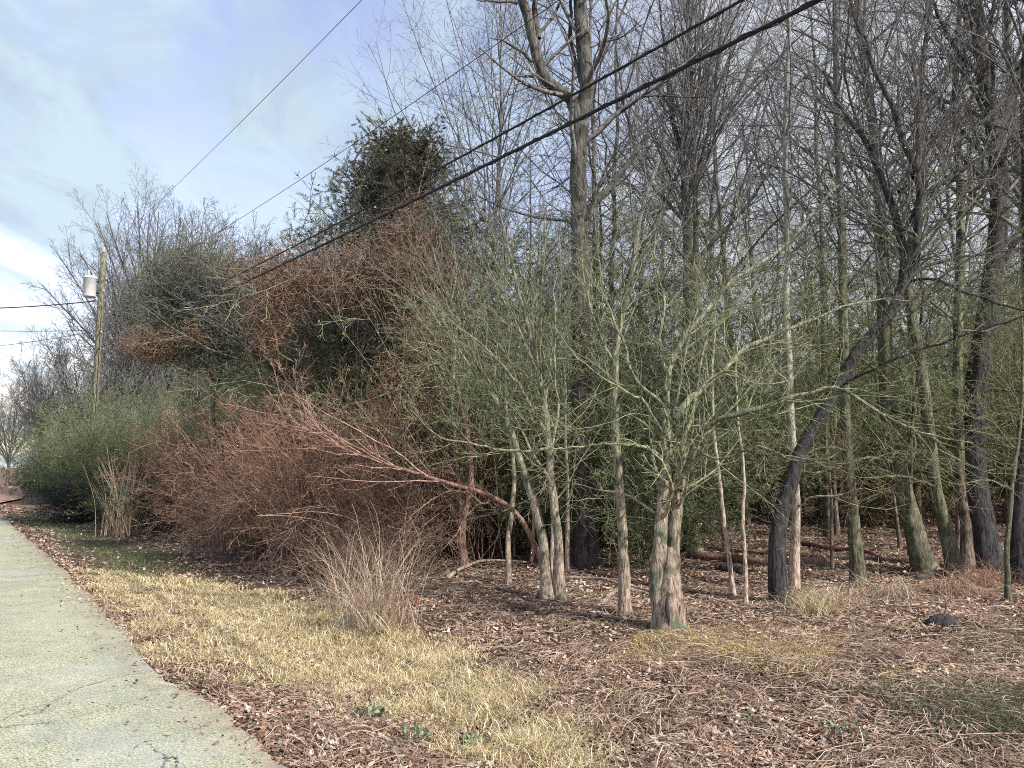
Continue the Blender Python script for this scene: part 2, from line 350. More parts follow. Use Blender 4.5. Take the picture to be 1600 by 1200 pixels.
c = mixc(nt, ramp(nt, n2.outputs[0], .55, .66, (0, 0, 0), (.45, .45, .45)), c, (.40, .40, .42))
a = node(nt, 'ShaderNodeAttribute', attribute_name='Col'); sp = node(nt, 'ShaderNodeSeparateColor'); nt.links.new(a.outputs['Color'], sp.inputs[0])
n4 = node(nt, 'ShaderNodeTexNoise', i_Vector=pos, i_Scale=1.4, i_Detail=8.0, i_Roughness=.75, i_Distortion=1.2)
c = mixc(nt, 1.0, c, ramp(nt, n4.outputs[0], .38, .62, (.80, .80, .82), (1.08, 1.08, 1.04)), 'MULTIPLY')
c = mixc(nt, math_(nt, 'MULTIPLY', sp.outputs[0], ramp(nt, n3.outputs[0], .35, .6, (.5, .5, .5), (1, 1, 1))), c, (.26, .20, .16))
nt.links.new(c, b.inputs['Base Color'])
bp = node(nt, 'ShaderNodeBump', i_Height=n1.outputs[0], i_Strength=.5, i_Distance=.006); nt.links.new(bp.outputs[0], b.inputs['Normal'])
reseed(3)
S = np.concatenate([np.linspace(-30, 1, 40), np.linspace(1.05, 30, 900), np.linspace(30.5, 420, 300)])
w1 = np.interp(S, np.linspace(-30, 420, 3000), np.convolve(rng.normal(0, 1, 3000), np.ones(3) / 3, 'same'))
fine = np.convolve(rng.normal(0, 1, len(S)), np.ones(4) / 4, 'same')
g1, g2, g3 = G(448, 1200), G(330, 1105), G(238, 1048)
edge = np.interp(S, [-30, 4.2, 4.8, 5.5, 6.0, 6.4, 6.8, 8, 10, 12.8, 17, 22, 420], [1.55, 1.57, 1.58, 1.54, 1.50, 1.43, 1.40, 1.46, 1.52, 1.56, 1.58, 1.56, 1.56]) + .02 * np.sin(S * 2.3 + 1) + fine * .035
rows = [-4.5, -3, -1.5, 0, .8, 1.2, 1.33, 1.42]
V = []; colr = []
for j, n_ in enumerate(rows):
    x, y = xy(S, np.full_like(S, n_) if j else np.full_like(S, n_)); V.append(np.stack([x, y, np.full_like(S, 0.004) - .002 * abs(n_)], 1)); colr.append(np.repeat([[0.0 if n_ < 1.3 else .25, 0, 0]], len(S), 0))
x, y = xy(S, np.maximum(edge, 1.43)); V.append(np.stack([x, y, np.full_like(S, -.002)], 1)); colr.append(np.repeat([[.7, 0, 0]], len(S), 0))
x, y = xy(S, np.maximum(edge, 1.43) + .03); V.append(np.stack([x, y, np.full_like(S, -.05)], 1)); colr.append(np.repeat([[1.0, 0, 0]], len(S), 0))
nr = len(V); idx = np.arange(nr * len(S)).reshape(nr, len(S))
F = np.stack([idx[:-1, :-1], idx[1:, :-1], idx[1:, 1:], idx[:-1, 1:]], -1).reshape(-1, 4)
tag(obj('road', mesh('road', np.concatenate(V), F, m, np.concatenate(colr))), kind='structure')
# cracks: real thin dark seams sunk over the surface
reseed(5)
bagc = Bag()
def crack(px, w=.006):
    w = w * 1.15
    p = np.array([G(u, v, 0.006) for u, v in px]); q = spline(p, 60, .004); q[:, :2] += rng.normal(0, .008, (60, 2)); q[:, 2] = .0075 - .002 * np.abs(rn(q[:, 0], q[:, 1]))
    wd = w * np.clip(rng.normal(1, .5, 60), .2, 2); t = nrm(np.gradient(q, axis=0)); sd_ = np.cross(t, [0, 0, 1.])
    V, F = ribbons(q[None], wd[None], nrm(sd_.mean(0))[None]); bagc.add(V, F)
crack([(0, 1126), (40, 1108), (75, 1100), (120, 1080), (150, 1068), (190, 1055), (240, 1048)], .005)
crack([(0, 1136), (50, 1133), (85, 1128)], .003); crack([(75, 1100), (58, 1112), (30, 1118)], .003)
crack([(200, 1180), (222, 1158), (240, 1172), (262, 1190)], .003); crack([(250, 1200), (262, 1180), (275, 1200)], .004)
tag(bagc.build('road_cracks', plain('crack_dirt', (.24, .24, .26), .95)), kind='structure')
# the clay turn-out across the far end of the verge
bagd = Bag(); p = np.array([G(-60, 762), G(20, 761), G(44, 768), G(34, 781), G(0, 788), G(-60, 792)]); p[:, 2] = p[:, 2] + .08
bagd.add(p, np.array([[0, 5, 4], [0, 4, 1], [1, 4, 3], [1, 3, 2]]))
tag(bagd.build('clay_path', plain('clay', (.40, .24, .19), .95, 0, 1.5)), kind='structure')

# ------------------------------------------------------------------ scattered ground cover (stuff)
def scatter(n, ymin, ymax, power=1.6, xm=.78):
    y = ymin * (ymax / ymin) ** (rng.random(n) ** power) if power else ymin + rng.random(n) * (ymax - ymin)
    x = rng.uniform(-1, 1, n) * (y * xm + 1.2); return x, y
def edge_ok(x, y, m=1.5): return rn(x, y) > m
def mixcol(n, cols, w=None, v=.18):
    c = np.array(cols)[rng.choice(len(cols), n, p=w)]; return np.clip(c * (1 + rng.normal(0, v, (n, 1))), .004, .9)
def leaves(name, x, y, size, cols, w, lift=.02, mat=None, flat=.35):
    n = len(x); z = height(x, y) + rng.random(n) * lift + .004
    d = nrm(np.stack([rng.normal(size=n), rng.normal(size=n), rng.normal(0, flat, n)], 1)); L = size * rng.uniform(.5, 1.4, n)
    c = np.stack([x, y, z], 1); curl = rng.uniform(-.1, .45, n)
    Pt = np.stack([c - d * L[:, None] * .5, c + np.array([0, 0, 1.]) * (-curl * L * .3)[:, None], c + d * L[:, None] * .5], 1)
    Pt[:, 0, 2] = np.maximum(Pt[:, 0, 2], z - .004); Pt[:, 2, 2] = np.maximum(Pt[:, 2, 2], z - .004)
    side = nrm(np.cross(d, np.stack([rng.normal(0, .35, n), rng.normal(0, .35, n), np.ones(n)], 1)))
    Wd = np.stack([L * .05, L * rng.uniform(.16, .34, n), L * .03], 1)
    V, F = ribbons(Pt, Wd, side); col = np.repeat(mixcol(n, cols, w), 6, 0)
    col = col * np.repeat(np.clip(.95 + .38 * wob(x, y, 1.9, 2.2), .5, 1.3), 6)[:, None]
    return mesh(name, V, F, mat or M_LEAF, col, smooth=False)
reseed(11)
x, y = scatter(420000, 2.6, 34, 1.15)
jx, jy = rng.normal(0, .18, (2, len(x))); gd = inside(x + jx, y + jy, GOLD, .3); gr = inside(x + jx, y + jy, GREEN1, .3) | inside(x + jx, y + jy, GREEN2, .3) | inside(x + jx, y + jy, GREEN3, .3); g2_ = inside(x, y, GOLD2, .25)
k = edge_ok(x, y, 1.45) & ~(gd & (rng.random(len(x)) < .72)) & ~(gr & (rng.random(len(x)) < .85)) & ~(g2_ & (rng.random(len(x)) < .4))
k &= rng.random(len(x)) < (.55 + .45 * (wob(x, y, 1.7, 4) > -.3))
x, y = x[k], y[k]
LC = [(.38, .265, .20), (.50, .39, .30), (.25, .155, .11), (.66, .56, .46), (.11, .065, .05), (.40, .22, .14)]
tag(obj('leaf_litter', leaves('leaf_litter', x, y, .034 + .0026 * y, LC, [.30, .17, .21, .12, .15, .05])), 'dry brown fallen leaves carpeting the wood floor and roadside', 'leaf litter', kind='stuff')

n_ = 900; s0 = rng.uniform(2.5, 22, n_); n0 = 1.5 - np.abs(rng.normal(0, .25, n_)) - (rng.random(n_) < .12) * rng.random(n_) * 2.5; x, y = xy(s0, n0)
me = leaves('blown_leaves', x, y, .035, LC, [.30, .24, .14, .20, .08, .04]); v_ = np.empty(len(me.vertices) * 3, np.float32); me.vertices.foreach_get('co', v_); v_ = v_.reshape(-1, 3); v_[:, 2] += .034; me.vertices.foreach_set('co', v_.ravel())
tag(obj('blown_leaves', me), 'loose dry leaf bits blown onto the asphalt edge', 'leaf litter', kind='stuff')
def blades(x, y, hgt, wid, cols, w, lean=.6, segs=3, v=.2):
    n = len(x); z = height(x, y) - .003; az = rng.random(n) * 6.283; H = hgt * rng.uniform(.5, 1.4, n); ln = np.abs(rng.normal(0, lean, n))
    d = nrm(np.stack([np.cos(az) * ln, np.sin(az) * ln, np.ones(n)], 1)); Pt = [np.stack([x, y, z], 1)]
    for k_ in range(segs):
        Pt.append(Pt[-1] + d * (H / segs)[:, None]); d = nrm(d + np.stack([np.cos(az) * .45, np.sin(az) * .45, -.35 * np.ones(n)], 1) * (lean + .3) + rng.normal(0, .12, d.shape))
    Pt = np.stack(Pt, 1); Pt[..., 2] = np.maximum(Pt[..., 2], z[:, None] + .004)
    a2 = az + math.pi / 2 + rng.normal(0, .7, n); side = np.stack([np.cos(a2), np.sin(a2), np.zeros(n)], 1)
    Wd = (wid * rng.uniform(.6, 1.4, n))[:, None] * np.linspace(1, .15, segs + 1)[None]
    V, F = ribbons(Pt, Wd, side); return V, F, np.repeat(mixcol(n, cols, w, v), 2 * (segs + 1), 0)
def in_poly(n, poly, jit, tuft=None, soft=.16):
    lo, hi = poly.min(0) - .6, poly.max(0) + .6; x = rng.uniform(lo[0], hi[0], n); y = rng.uniform(lo[1], hi[1], n)
    if tuft: x0, y0 = x.copy(), y.copy(); k = rng.integers(0, n // tuft, n); x = x0[k] + rng.normal(0, .035, n); y = y0[k] + rng.normal(0, .035, n)
    sft = rng.normal(0, soft, (2, n)) * (1 if not tuft else 1)
    k = inside(x + sft[0], y + sft[1], poly, jit) & edge_ok(x, y, 1.42); return x[k], y[k]
reseed(12)
GC = [(.66, .54, .32), (.84, .74, .50), (.46, .35, .20), (.60, .52, .27), (.20, .14, .09)]; GW = [.3, .32, .18, .1, .10]
x, y = in_poly(760000, GOLD, .34, 24); thin = rng.random(len(x)) < np.clip(8.5 / (y + 1), .25, 1) * np.clip(.7 + 1.1 * wob(x, y, 3.3, 5), .10, 1); x, y = x[thin], y[thin]
hh = (.035 + .045 * (wob(x, y, 3.1, 2) + 1)) * (1 + .5 * (rn(x, y) > 2.9)); V, F, cl = blades(x, y, hh, .0016 + .00028 * y, GC, GW, .9)
tag(obj('dry_grass', mesh('dry_grass', V, F, M_BLADE, cl)), 'golden dry grass covering the verge beside the road', 'grass', kind='stuff')
x, y = in_poly(260000, GOLD2, .4, 12, .35); k = wob(x, y, 1.6, 7) > -.1; x, y = x[k], y[k]
V, F, cl = blades(x, y, .06, .0035, [(.58, .47, .22), (.70, .60, .32), (.40, .31, .15)], None, 1.1)
tag(obj('sparse_dry_grass', mesh('sparse_dry_grass', V, F, M_BLADE, cl)), 'patchy yellow grass between the leaves in front of the trees', 'grass', kind='stuff')
B = Bag()
for poly, n_, h_, cs in ((GREEN1, 160000, .09, [(.13, .19, .08), (.19, .25, .11), (.27, .27, .15)]), (GREEN2, 110000, .09, [(.09, .12, .06), (.15, .18, .09), (.06, .06, .055), (.20, .17, .11)]), (GREEN3, 40000, .06, [(.12, .16, .09), (.2, .22, .12), (.08, .10, .07)])):
    x, y = in_poly(n_, poly, .35, 12, .3); V, F, cl = blades(x, y, h_, .003, cs, None, .9); B.add(V, F, cl)
tag(B.build('green_grass', M_BLADE, usecol=True), 'dull green grass patches at the verge and right foreground', 'grass', kind='stuff')
# long straw lying over the near ground
reseed(13)
n_ = 6500; x, y = scatter(n_, 2.6, 10.5, .9); wgt = (rng.random(n_) < np.where((x > -.2) & (y < 7.6), .95, .45) * (.55 + .6 * (wob(x, y, 1.3, 6) > 0)))
k = wgt & edge_ok(x, y, 1.6) & ~(inside(x, y, GOLD, .2) & (rng.random(n_) < .75)); x, y = x[k], y[k]
cx, cy = np.repeat(x, 14), np.repeat(y, 14); n_ = len(cx); baz = np.repeat(rng.random(len(x)) * 6.28, 14)
cx = cx + rng.normal(0, .06, n_); cy = cy + rng.normal(0, .06, n_); az = baz + rng.normal(0, .55, n_); L = rng.uniform(.08, .36, n_)
Pt = []; px_, py_ = cx, cy; z0 = height(cx, cy) + .01; arc = rng.uniform(.0, .13, n_)
for j in range(6):
    t = j / 5; Pt.append(np.stack([px_, py_, height(px_, py_) + .012 + arc * 4 * t * (1 - t) * L * 1.6 + rng.normal(0, .003, n_)], 1))
    px_ = px_ + np.cos(az) * L / 5; py_ = py_ + np.sin(az) * L / 5; az = az + rng.normal(0, .2, n_)
Pt = np.stack(Pt, 1); side = nrm(np.stack([-np.sin(baz), np.cos(baz), rng.normal(0, .5, n_)], 1))
V, F = ribbons(Pt, np.full((n_, 6), .0016) * rng.uniform(.6, 1.8, (n_, 1)), side)
cl = np.repeat(mixcol(n_, [(.47, .36, .275), (.68, .56, .46), (.32, .215, .155), (.15, .09, .065)], [.33, .2, .27, .2]), 12, 0)
tag(obj('straw_litter', mesh('straw_litter', V, F, M_BLADE, cl)), 'flattened dead straw and stems matted over the right foreground', 'straw', kind='stuff')
# small twigs on the wood floor
x, y = scatter(5000, 4, 24, 1.0); k = rn(x, y) > 4.2; x, y = x[k], y[k]; n_ = len(x); az = rng.random(n_) * 6.28; L = rng.uniform(.1, .6, n_)
Pt = np.stack([np.stack([x + np.cos(az) * L * t + rng.normal(0, .015, n_), y + np.sin(az) * L * t + rng.normal(0, .015, n_), height(x, y) + .02 + rng.random(n_) * .02], 1) for t in (0, .33, .66, 1)], 1)
V, F = tubes(Pt, rng.uniform(.0025, .007, (n_, 1)) * np.array([1, .9, .7, .4]), 3)
tag(obj('fallen_twigs', mesh('fallen_twigs', V, F, MT['near'])), 'thin fallen twigs strewn among the leaves under the trees', 'twigs', kind='stuff')

# ------------------------------------------------------------------ trees grown free (copied through the wood)
def straight(h, lean=.04, n=22, wig=.05):
    p = np.zeros((n, 3)); p[:, 2] = np.linspace(-.15, h, n); w = np.cumsum(rng.normal(0, wig, (n, 2)), 0) * np.linspace(0, 1, n)[:, None]
    p[:, :2] += w; p[:, :2] += np.linspace(0, h, n)[:, None] * rng.normal(0, lean, 2); return p
def flare(r0, r1, n, k=.5): t = np.linspace(0, 1, n); return r1 + (r0 - r1) * (1 - t) ** .8 + r0 * k * np.exp(-t * n * .9)
def free_tree(kind, h, r, seed, twig='far', trunk='far', c1=26, t0=.35, ang=.65, L1=.32, up=.05, c2=9, c3=6, c4=0, wig=.1, rmin=.004, k1=5, cat='tree'):
    reseed(seed); root = empty(kind)
    tp = straight(h); r *= .78; tr = flare(r, r * .12, len(tp)); V, F = tubes(tp[None], tr[None], 9, .06); Bag().add(V, F).build('trunk', MB[trunk], root)
    p1, r1 = grow(tp[None], tr[None], c1, t0, .98, ang, L1, 9, up, wig, .5, rmin)
    B = Bag(); B.add(*tubes(p1, r1, k1)); p2, r2 = grow(p1, r1, c2, .2, .97, .75, .42, 6, up * .8, wig * 1.4, .6, rmin); B.add(*tubes(p2, r2, 3))
    p3, r3 = grow(p2, r2, c3, .15, .95, .75, .5, 5, up * .8, wig * 1.6, .7, rmin); B.add(*tubes(p3, r3, 3))
    if c4: p4, r4 = grow(p3, r3, c4, .2, .95, .8, .55, 4, up, wig * 1.6, .8, rmin); B.add(*tubes(p4, r4, 3))
    B.build('crown', MT[twig], root); return root
TALL = [free_tree('bare_tree', h, r, 100 + i, c1=int(c1 * .72), t0=t0 + .06, ang=a * 1.2, L1=l1 * 1.35, c2=9, c3=5, c4=2, rmin=.0042, up=.03, wig=.15) for i, (h, r, c1, t0, a, l1) in enumerate(
    [(17, .15, 24, .30, .6, .30), (15, .11, 26, .25, .65, .30), (19, .20, 22, .35, .75, .34), (13, .08, 22, .28, .55, .28), (16, .13, 26, .22, .7, .34)])]
YOUNG = [free_tree('sapling', h, r, 120 + i, c1=18, t0=.2, ang=.7, L1=.36, c2=8, c3=5, c4=2, rmin=.003, wig=.14) for i, (h, r) in enumerate([(7, .045), (5.2, .035), (9, .06)])]
def cedar(kind, h, r, rad, base, seed, cols, nb=70, dens=24, droop=-.05, name='foliage', shape=1.0, trunk='far'):
    reseed(seed); root = empty(kind); tp = straight(h, .02, 14, .02); tr = flare(r, r * .15, 14); V, F = tubes(tp[None], tr[None], 8, .05)
    Bag().add(V, F).build('trunk', MB[trunk], root)
    p1, r1 = grow(tp[None], tr[None], nb, base / h, .99, 1.25, rad / h * 1.15, 8, droop, .09, .3, .004, .3, .78 * shape)
    B = Bag(); B.add(*tubes(p1, r1, 3)); p2, r2 = grow(p1, r1, 12, .12, .99, .9, .30, 5, .02, .12, .5, .002); B.add(*tubes(p2, r2, 3)); B.build('branches', MT['dark'], root)
    p3, r3 = grow(p2, r2, dens, .03, 1., .8, .30, 3, .03, .15, .5, .001, taper=.3); n = len(p3)
    side = nrm(np.cross(p3[:, 2] - p3[:, 0], rng.normal(size=(n, 3)))); d = p3[:, 2] - p3[:, 0]; L = np.linalg.norm(d, axis=1, keepdims=True)
    L = np.clip(L, .05, .10); p3[:, 1] = p3[:, 0] + nrm(d) * L * .5; p3[:, 2] = p3[:, 0] + nrm(d) * L
    V, F = ribbons(p3, np.array([[.004, .0065, .001]]) * np.ones((n, 1)), side)
    obj(name, mesh(name, V, F, M_NEEDLE, np.repeat(mixcol(n, cols, None, .3), 6, 0), smooth=False), root); return root
GREENS = [(.14, .17, .062), (.20, .23, .09), (.085, .10, .04), (.22, .25, .12)]
PINE = [cedar('understory_evergreen', h, .07, rad, b, 200 + i, GREENS, 52, 26, -.02, shape=.7) for i, (h, rad, b) in enumerate([(6.6, 2.6, 1.7), (7.6, 3.0, 2.2), (5.6, 2.3, 1.3)])]

reseed(40)
def in_wood(x, y): return rn(x, y) > 7.6
def poisson(n, ymin, ymax, dmin, lo=-.74, hi=.78, cond=in_wood, pw=1.0, pts=None):
    out = []; pts = pts or []
    for _ in range(n * 60):
        y = ymin + (ymax - ymin) * random.random() ** pw; x = random.uniform(lo * y, hi * y + 1.5)
        if not cond(x, y): continue
        if all((x - a) ** 2 + (y - b_) ** 2 > (dmin * (.7 + y / 40)) ** 2 for a, b_ in out + pts): out.append((x, y))
        if len(out) >= n: break
    return out
random.seed(4)
used = set()
def put(proto, x, y, rz, s, label, cat, group):
    if id(proto) in used: o = dup(proto, (x, y, float(height(x, y))), rz, s)
    else: used.add(id(proto)); o = proto; o.location = (x, y, float(height(x, y))); o.rotation_euler = (0, 0, rz); o.scale = (s, s, s)
    tag(o, label, cat, group)
    if group: POOL.setdefault(NOUN[group.split(',')[0].split(' ')[0]] + (' in the thicket ' + group.split(', ')[1] if ',' in group else ''), []).append(o)
    return o
NOUN = {'pale': 'pale barked sapling', 'bare': 'tall bare tree', 'saplings': 'bare sapling', 'evergreens': 'dull evergreen', 'brown': 'brown shrub', 'underbrush': 'grey green underbrush', 'low': 'low evergreen bush'}
LM = [(-200, 'the left edge'), (162, 'the utility pole'), (330, 'the green tangled tree'), (508, 'the reddish thicket trunk'), (607, 'the cedar'), (667, 'the vine covered tree'), (868, 'the paired tree'),
      (918, 'the forked tree'), (977, 'the slender tree'), (1045, 'the twin trunked tree'), (1156, 'the two saplings'), (1230, 'the leaning dark tree'), (1341, 'the clear dark trunk'), (1448, 'the thick mossy trunk'), (1547, 'the thickest black trunk'), (1900, 'the right edge')]
ORD = ['leftmost', 'second', 'third', 'fourth', 'fifth', 'sixth', 'seventh', 'eighth', 'ninth', 'tenth', 'eleventh', 'twelfth', 'thirteenth', 'fourteenth', 'fifteenth', 'sixteenth', 'seventeenth', 'eighteenth', 'nineteenth', 'twentieth'] + ['twenty-' + w for w in ('first', 'second', 'third', 'fourth', 'fifth', 'sixth', 'seventh', 'eighth', 'ninth')]
POOL = {}
def single_out():
    """every copy in the wood gets a label of its own: kind, row, the two landmarks it shows between, then its order"""
    for noun, lst in POOL.items():
        slots = {}
        for o in lst:
            x, y = o.location.x, o.location.y; u = 800 + 1200 * x / y; i = max(j for j in range(len(LM) - 1) if LM[j][0] <= max(u, -199)); row = 'near' if y < 21 else 'deeper' if y < 36 else 'farthest'
            slots.setdefault((i, row), []).append((u, o))
        for (i, row), l in slots.items():
            l.sort(key=lambda t: t[0])
            for k, (u, o) in enumerate(l):
                if i == 0: where = 'left of ' + LM[1][1]
                elif i == len(LM) - 2: where = 'right of ' + LM[i][1]
                else: where = 'right of ' + LM[i][1] + ', before ' + LM[i + 1][1]
                first = (ORD[k] + ' ' if len(l) > 1 else '')
                w = (first + row + ' ' + noun + ' ' + where).split()
                if len(w) > 16: w = (first + row + ' ' + noun + ' just right of ' + LM[i][1]).split()
                o['label'] = ' '.join(w[:16])
def zone_of(x, y):
    u = 800 + 1200 * x / y
    return 0 if u < 560 else 1 if u < 900 else 2 if u < 1230 else 3
ZT = ['tall bare grey tree deep behind the brown thicket', 'tall bare grey tree in the wood left of the big forked tree', 'tall bare grey tree in the wood behind the twin trunked tree', 'tall bare grey tree in the wood beyond the dark leaning tree']
ZG = ['bare trees behind the thicket', 'bare trees left of the forked tree', 'bare trees behind the twin trunked tree', 'bare trees beyond the leaning tree']
def tall_ok(x, y):
    u = 800 + 1200 * x / y
    return rn(x, y) > 10 and (u > (720 if y < 32 else 640) or (u > 380 and y > 42 and False))
PALE = [free_tree('pale_sapling', h, r, 140 + i, 'near', 'white', c1=14, t0=.25, ang=.55, L1=.38, c2=7, c3=5, c4=0, rmin=.003, wig=.14) for i, (h, r) in enumerate([(6.4, .05), (5.0, .04)])]
for i, (x, y) in enumerate(poisson(20, 10.5, 19, .8, lo=-.33, hi=-.02, cond=lambda x, y: 6.6 < rn(x, y) < 11.5)):
    put(PALE[i % 2], x, y, random.random() * 6.28, random.uniform(.75, 1.15), 'pale slender sapling', 'sapling', 'pale saplings behind the thicket')
spots = poisson(50, 15.5, 62, 2.1, cond=tall_ok, pw=1.25)
for i, (x, y) in enumerate(spots):
    z = zone_of(x, y); put(TALL[i % 5], x, y, random.random() * 6.28, random.uniform(.8, 1.15), ZT[z], 'tree', ZG[z])
ys = ['slender bare sapling behind the brown thicket', 'slender bare sapling in the undergrowth left of the big forked tree', 'slender bare sapling in the shade behind the twin trunked tree', 'slender bare sapling on the wood floor near the leaning dark tree']
for i, (x, y) in enumerate(poisson(80, 12, 40, 1.0, cond=lambda x, y: rn(x, y) > 8.3, pw=1.2)):
    z = zone_of(x, y); put(YOUNG[i % 3], x, y, random.random() * 6.28, random.uniform(.7, 1.1), ys[z], 'sapling', 'saplings ' + ZG[z][11:])
pe = ['dull green evergreen behind the brown thicket', 'dull green evergreen left of the big forked tree', 'dull green evergreen in the wood behind the twin trunked tree', 'dull green evergreen in the wood beyond the leaning dark tree']
for i, (x, y) in enumerate(poisson(54, 15.5, 46, 2.2, cond=lambda x, y: rn(x, y) > 9.2 and (x > -.03 * y or (y > 23 and random.random() < .6)), pw=1.2)):
    z = zone_of(x, y); put(PINE[i % 3], x, y, random.random() * 6.28, random.uniform(.75, 1.15), pe[z], 'evergreen', 'evergreens ' + ZG[z][11:])
# beyond: the far wood as one mass
reseed(41); n_ = 900; y = rng.uniform(55, 120, n_); x = rng.uniform(-.75, .85, n_) * y; k = (rn(x, y) > 12); x, y = x[k], y[k]; n_ = len(x)
H = rng.uniform(8, 15, n_) * np.where(800 + 1200 * x / y < 600, .62, 1); tp = np.zeros((n_, 8, 3)); tp[..., 0] = x[:, None]; tp[..., 1] = y[:, None]; tp[..., 2] = height(x, y)[:, None] + np.linspace(0, 1, 8)[None] * H[:, None]
tp[..., :2] += np.cumsum(rng.normal(0, .12, (n_, 8, 2)), 1); tr = rng.uniform(.07, .2, (n_, 1)) * np.linspace(1, .2, 8)
B = Bag(); B.add(*tubes(tp, tr, 5)); p1, r1 = grow(tp, tr, 10, .15, .98, .75, .34, 6, .06, .12, .45, .012); B.add(*tubes(p1, r1, 3)); p2, r2 = grow(p1, r1, 7, .2, .98, .75, .5, 4, .04, .2, .6, .009); B.add(*tubes(p2, r2, 3))
tag(B.build('far_wood', MT['far']), 'distant grey bare wood closing the view behind the trees', 'wood', kind='stuff')

# ------------------------------------------------------------------ trees placed and shaped after the photo
def hero(kind, label, base, limbs, bk, tw, seed, dens=1.0, cat='tree', c=(7, 7, 5), ang=.7, L=(.36, .50, .55), up=.03, wig=.13, rmin=.0017, group=None, twigs4=0, trunks=1, k=12):
    """limbs: list of (pixel path, (r0, r1), depth shift at the end). The first `trunks` are trunks from the ground."""
    reseed(seed); b0 = G(*base); Y0 = b0[1]; root = empty(kind, b0); tag(root, label, cat, group); O = b0
    paths = []; rads = []
    for i, (px, (r0, r1), dy) in enumerate(limbs):
        n = max(10, min(30, 4 * len(px))); pts = [P(u, v, Y0 + (dy[0] + (dy[1] - dy[0]) * j / (len(px) - 1))) for j, (u, v) in enumerate(px)]
        if i < trunks: pts[0][2] = height(pts[0][0], pts[0][1]) - .05
        q = spline(pts, n, .006 if i < trunks else .012); rr = flare(r0, r1, n, .55) if i < trunks else np.linspace(r0, r1, n)
        V, F = tubes(q[None], rr[None], k if i < trunks else 8, .07 if i < trunks else .04)
        Bag().add(V, F).build('trunk' if i < trunks else 'limb', MB[bk], root, O)
        q30 = np.stack([np.interp(np.linspace(0, n - 1, 30), np.arange(n), q[:, a_]) for a_ in range(3)], 1); paths.append(q30); rads.append(np.interp(np.linspace(0, n - 1, 30), np.arange(n), rr))
    B = Bag(); B2 = B
    for i, (q, rr) in enumerate(zip(paths, rads)):
        ln = np.linalg.norm(np.diff(q, axis=0), axis=1).sum(); cc = max(3, int(c[0] * dens * ln / 1.6)); t0 = .5 if i < trunks else .15
        p1, r1 = grow(q[None], rr[None], cc, t0, 1.0, ang, L[0] * 2.3 / max(ln, 1.2) ** .5, 10, up, wig * .7, .36, rmin * 1.3, .5, .5); B.add(*tubes(p1, r1, 4))
        p2, r2 = grow(p1, r1, c[1], .12, .97, .75, L[1], 7, up, wig * .8, .55, rmin); B2.add(*tubes(p2, r2, 3))
        p3, r3 = grow(p2, r2, c[2], .15, .95, .8, L[2], 5, up, wig, .7, rmin); B2.add(*tubes(p3, r3, 3))
        if twigs4: p4, r4 = grow(p3, r3, twigs4, .2, .95, .9, .6, 3, up, wig, .8, rmin); B2.add(*tubes(p4, r4, 3))
    B.build('crown', MT[tw], root, O); return root

twin = hero('twin_trunk_tree', 'pale rough tree with two fused trunks and spreading crooked limbs, nearest the road', (1045, 983), [
    ([(1033, 976), (1029, 900), (1034, 840), (1040, 785), (1043, 735), (1041, 662)], (.088, .040), (0, .1)),
    ([(1059, 983), (1056, 910), (1055, 850), (1062, 795), (1060, 745), (1070, 690)], (.085, .036), (0, .1)),
    ([(1041, 664), (1045, 620), (1052, 565), (1066, 532), (1097, 494), (1156, 431), (1240, 370), (1310, 290)], (.040, .010), (.1, .9)),
    ([(1062, 765), (1075, 725), (1085, 700), (1111, 662), (1156, 647), (1250, 622), (1310, 608), (1350, 625), (1430, 668), (1520, 692)], (.036, .007), (.05, -.9)),
    ([(1042, 730), (1025, 715), (1002, 705), (965, 700), (924, 696), (880, 702), (840, 690)], (.02, .004), (0, -.8)),
    ([(1042, 665), (1032, 625), (1002, 595), (984, 561), (972, 520), (940, 450), (915, 380)], (.022, .004), (.1, .6)),
    ([(1054, 655), (1094, 615), (1140, 575), (1172, 550), (1240, 520), (1330, 480), (1420, 470)], (.038, .006), (.1, 1.2)),
    ([(1066, 720), (1072, 680), (1090, 620), (1105, 540), (1120, 470)], (.024, .005), (0, .8)),
    ([(1046, 610), (1030, 540), (1040, 470), (1025, 400), (1035, 330)], (.02, .004), (.15, 1.0)),
    ([(1046, 700), (1010, 640), (960, 610), (900, 560), (860, 500)], (.017, .004), (.1, -.6)),
    ([(1085, 700), (1120, 720), (1180, 700), (1250, 720), (1310, 700)], (.016, .004), (-.2, -1.2)),
    ([(1052, 655), (1072, 590), (1075, 540), (1090, 460), (1085, 400)], (.018, .004), (.1, 0)),
    ([(1111, 662), (1150, 620), (1200, 560), (1260, 540)], (.016, .004), (-.1, -.6)),
], 'twin', 'near', 301, 1.05, c=(7, 7, 4), up=.01, wig=.2, trunks=2, ang=.85)
# the fused foot with its dark open scar
O = np.array(twin.location)
B = Bag(); q = spline([P(1043, 985, O[1] - .06) + [0, 0, -.05], P(1043, 960, O[1] - .06), P(1043, 930, O[1] - .03), P(1045, 890, O[1]), P(1046, 855, O[1] + .02)], 14); reseed(9)
B.add(*tubes(q[None], np.linspace(.13, .045, 14)[None], 12, .10)); B.build('trunk_foot', MB['twin'], twin, O)
B = Bag(); q = spline([P(1046, 978, O[1] - .17), P(1044, 962, O[1] - .185), P(1042, 940, O[1] - .165), P(1045, 925, O[1] - .13)], 10)
B.add(*tubes(q[None], (np.sin(np.linspace(.1, 3.0, 10)) * .021)[None], 8, .2)); B.build('bark_scar', MB['dark'], twin, O)

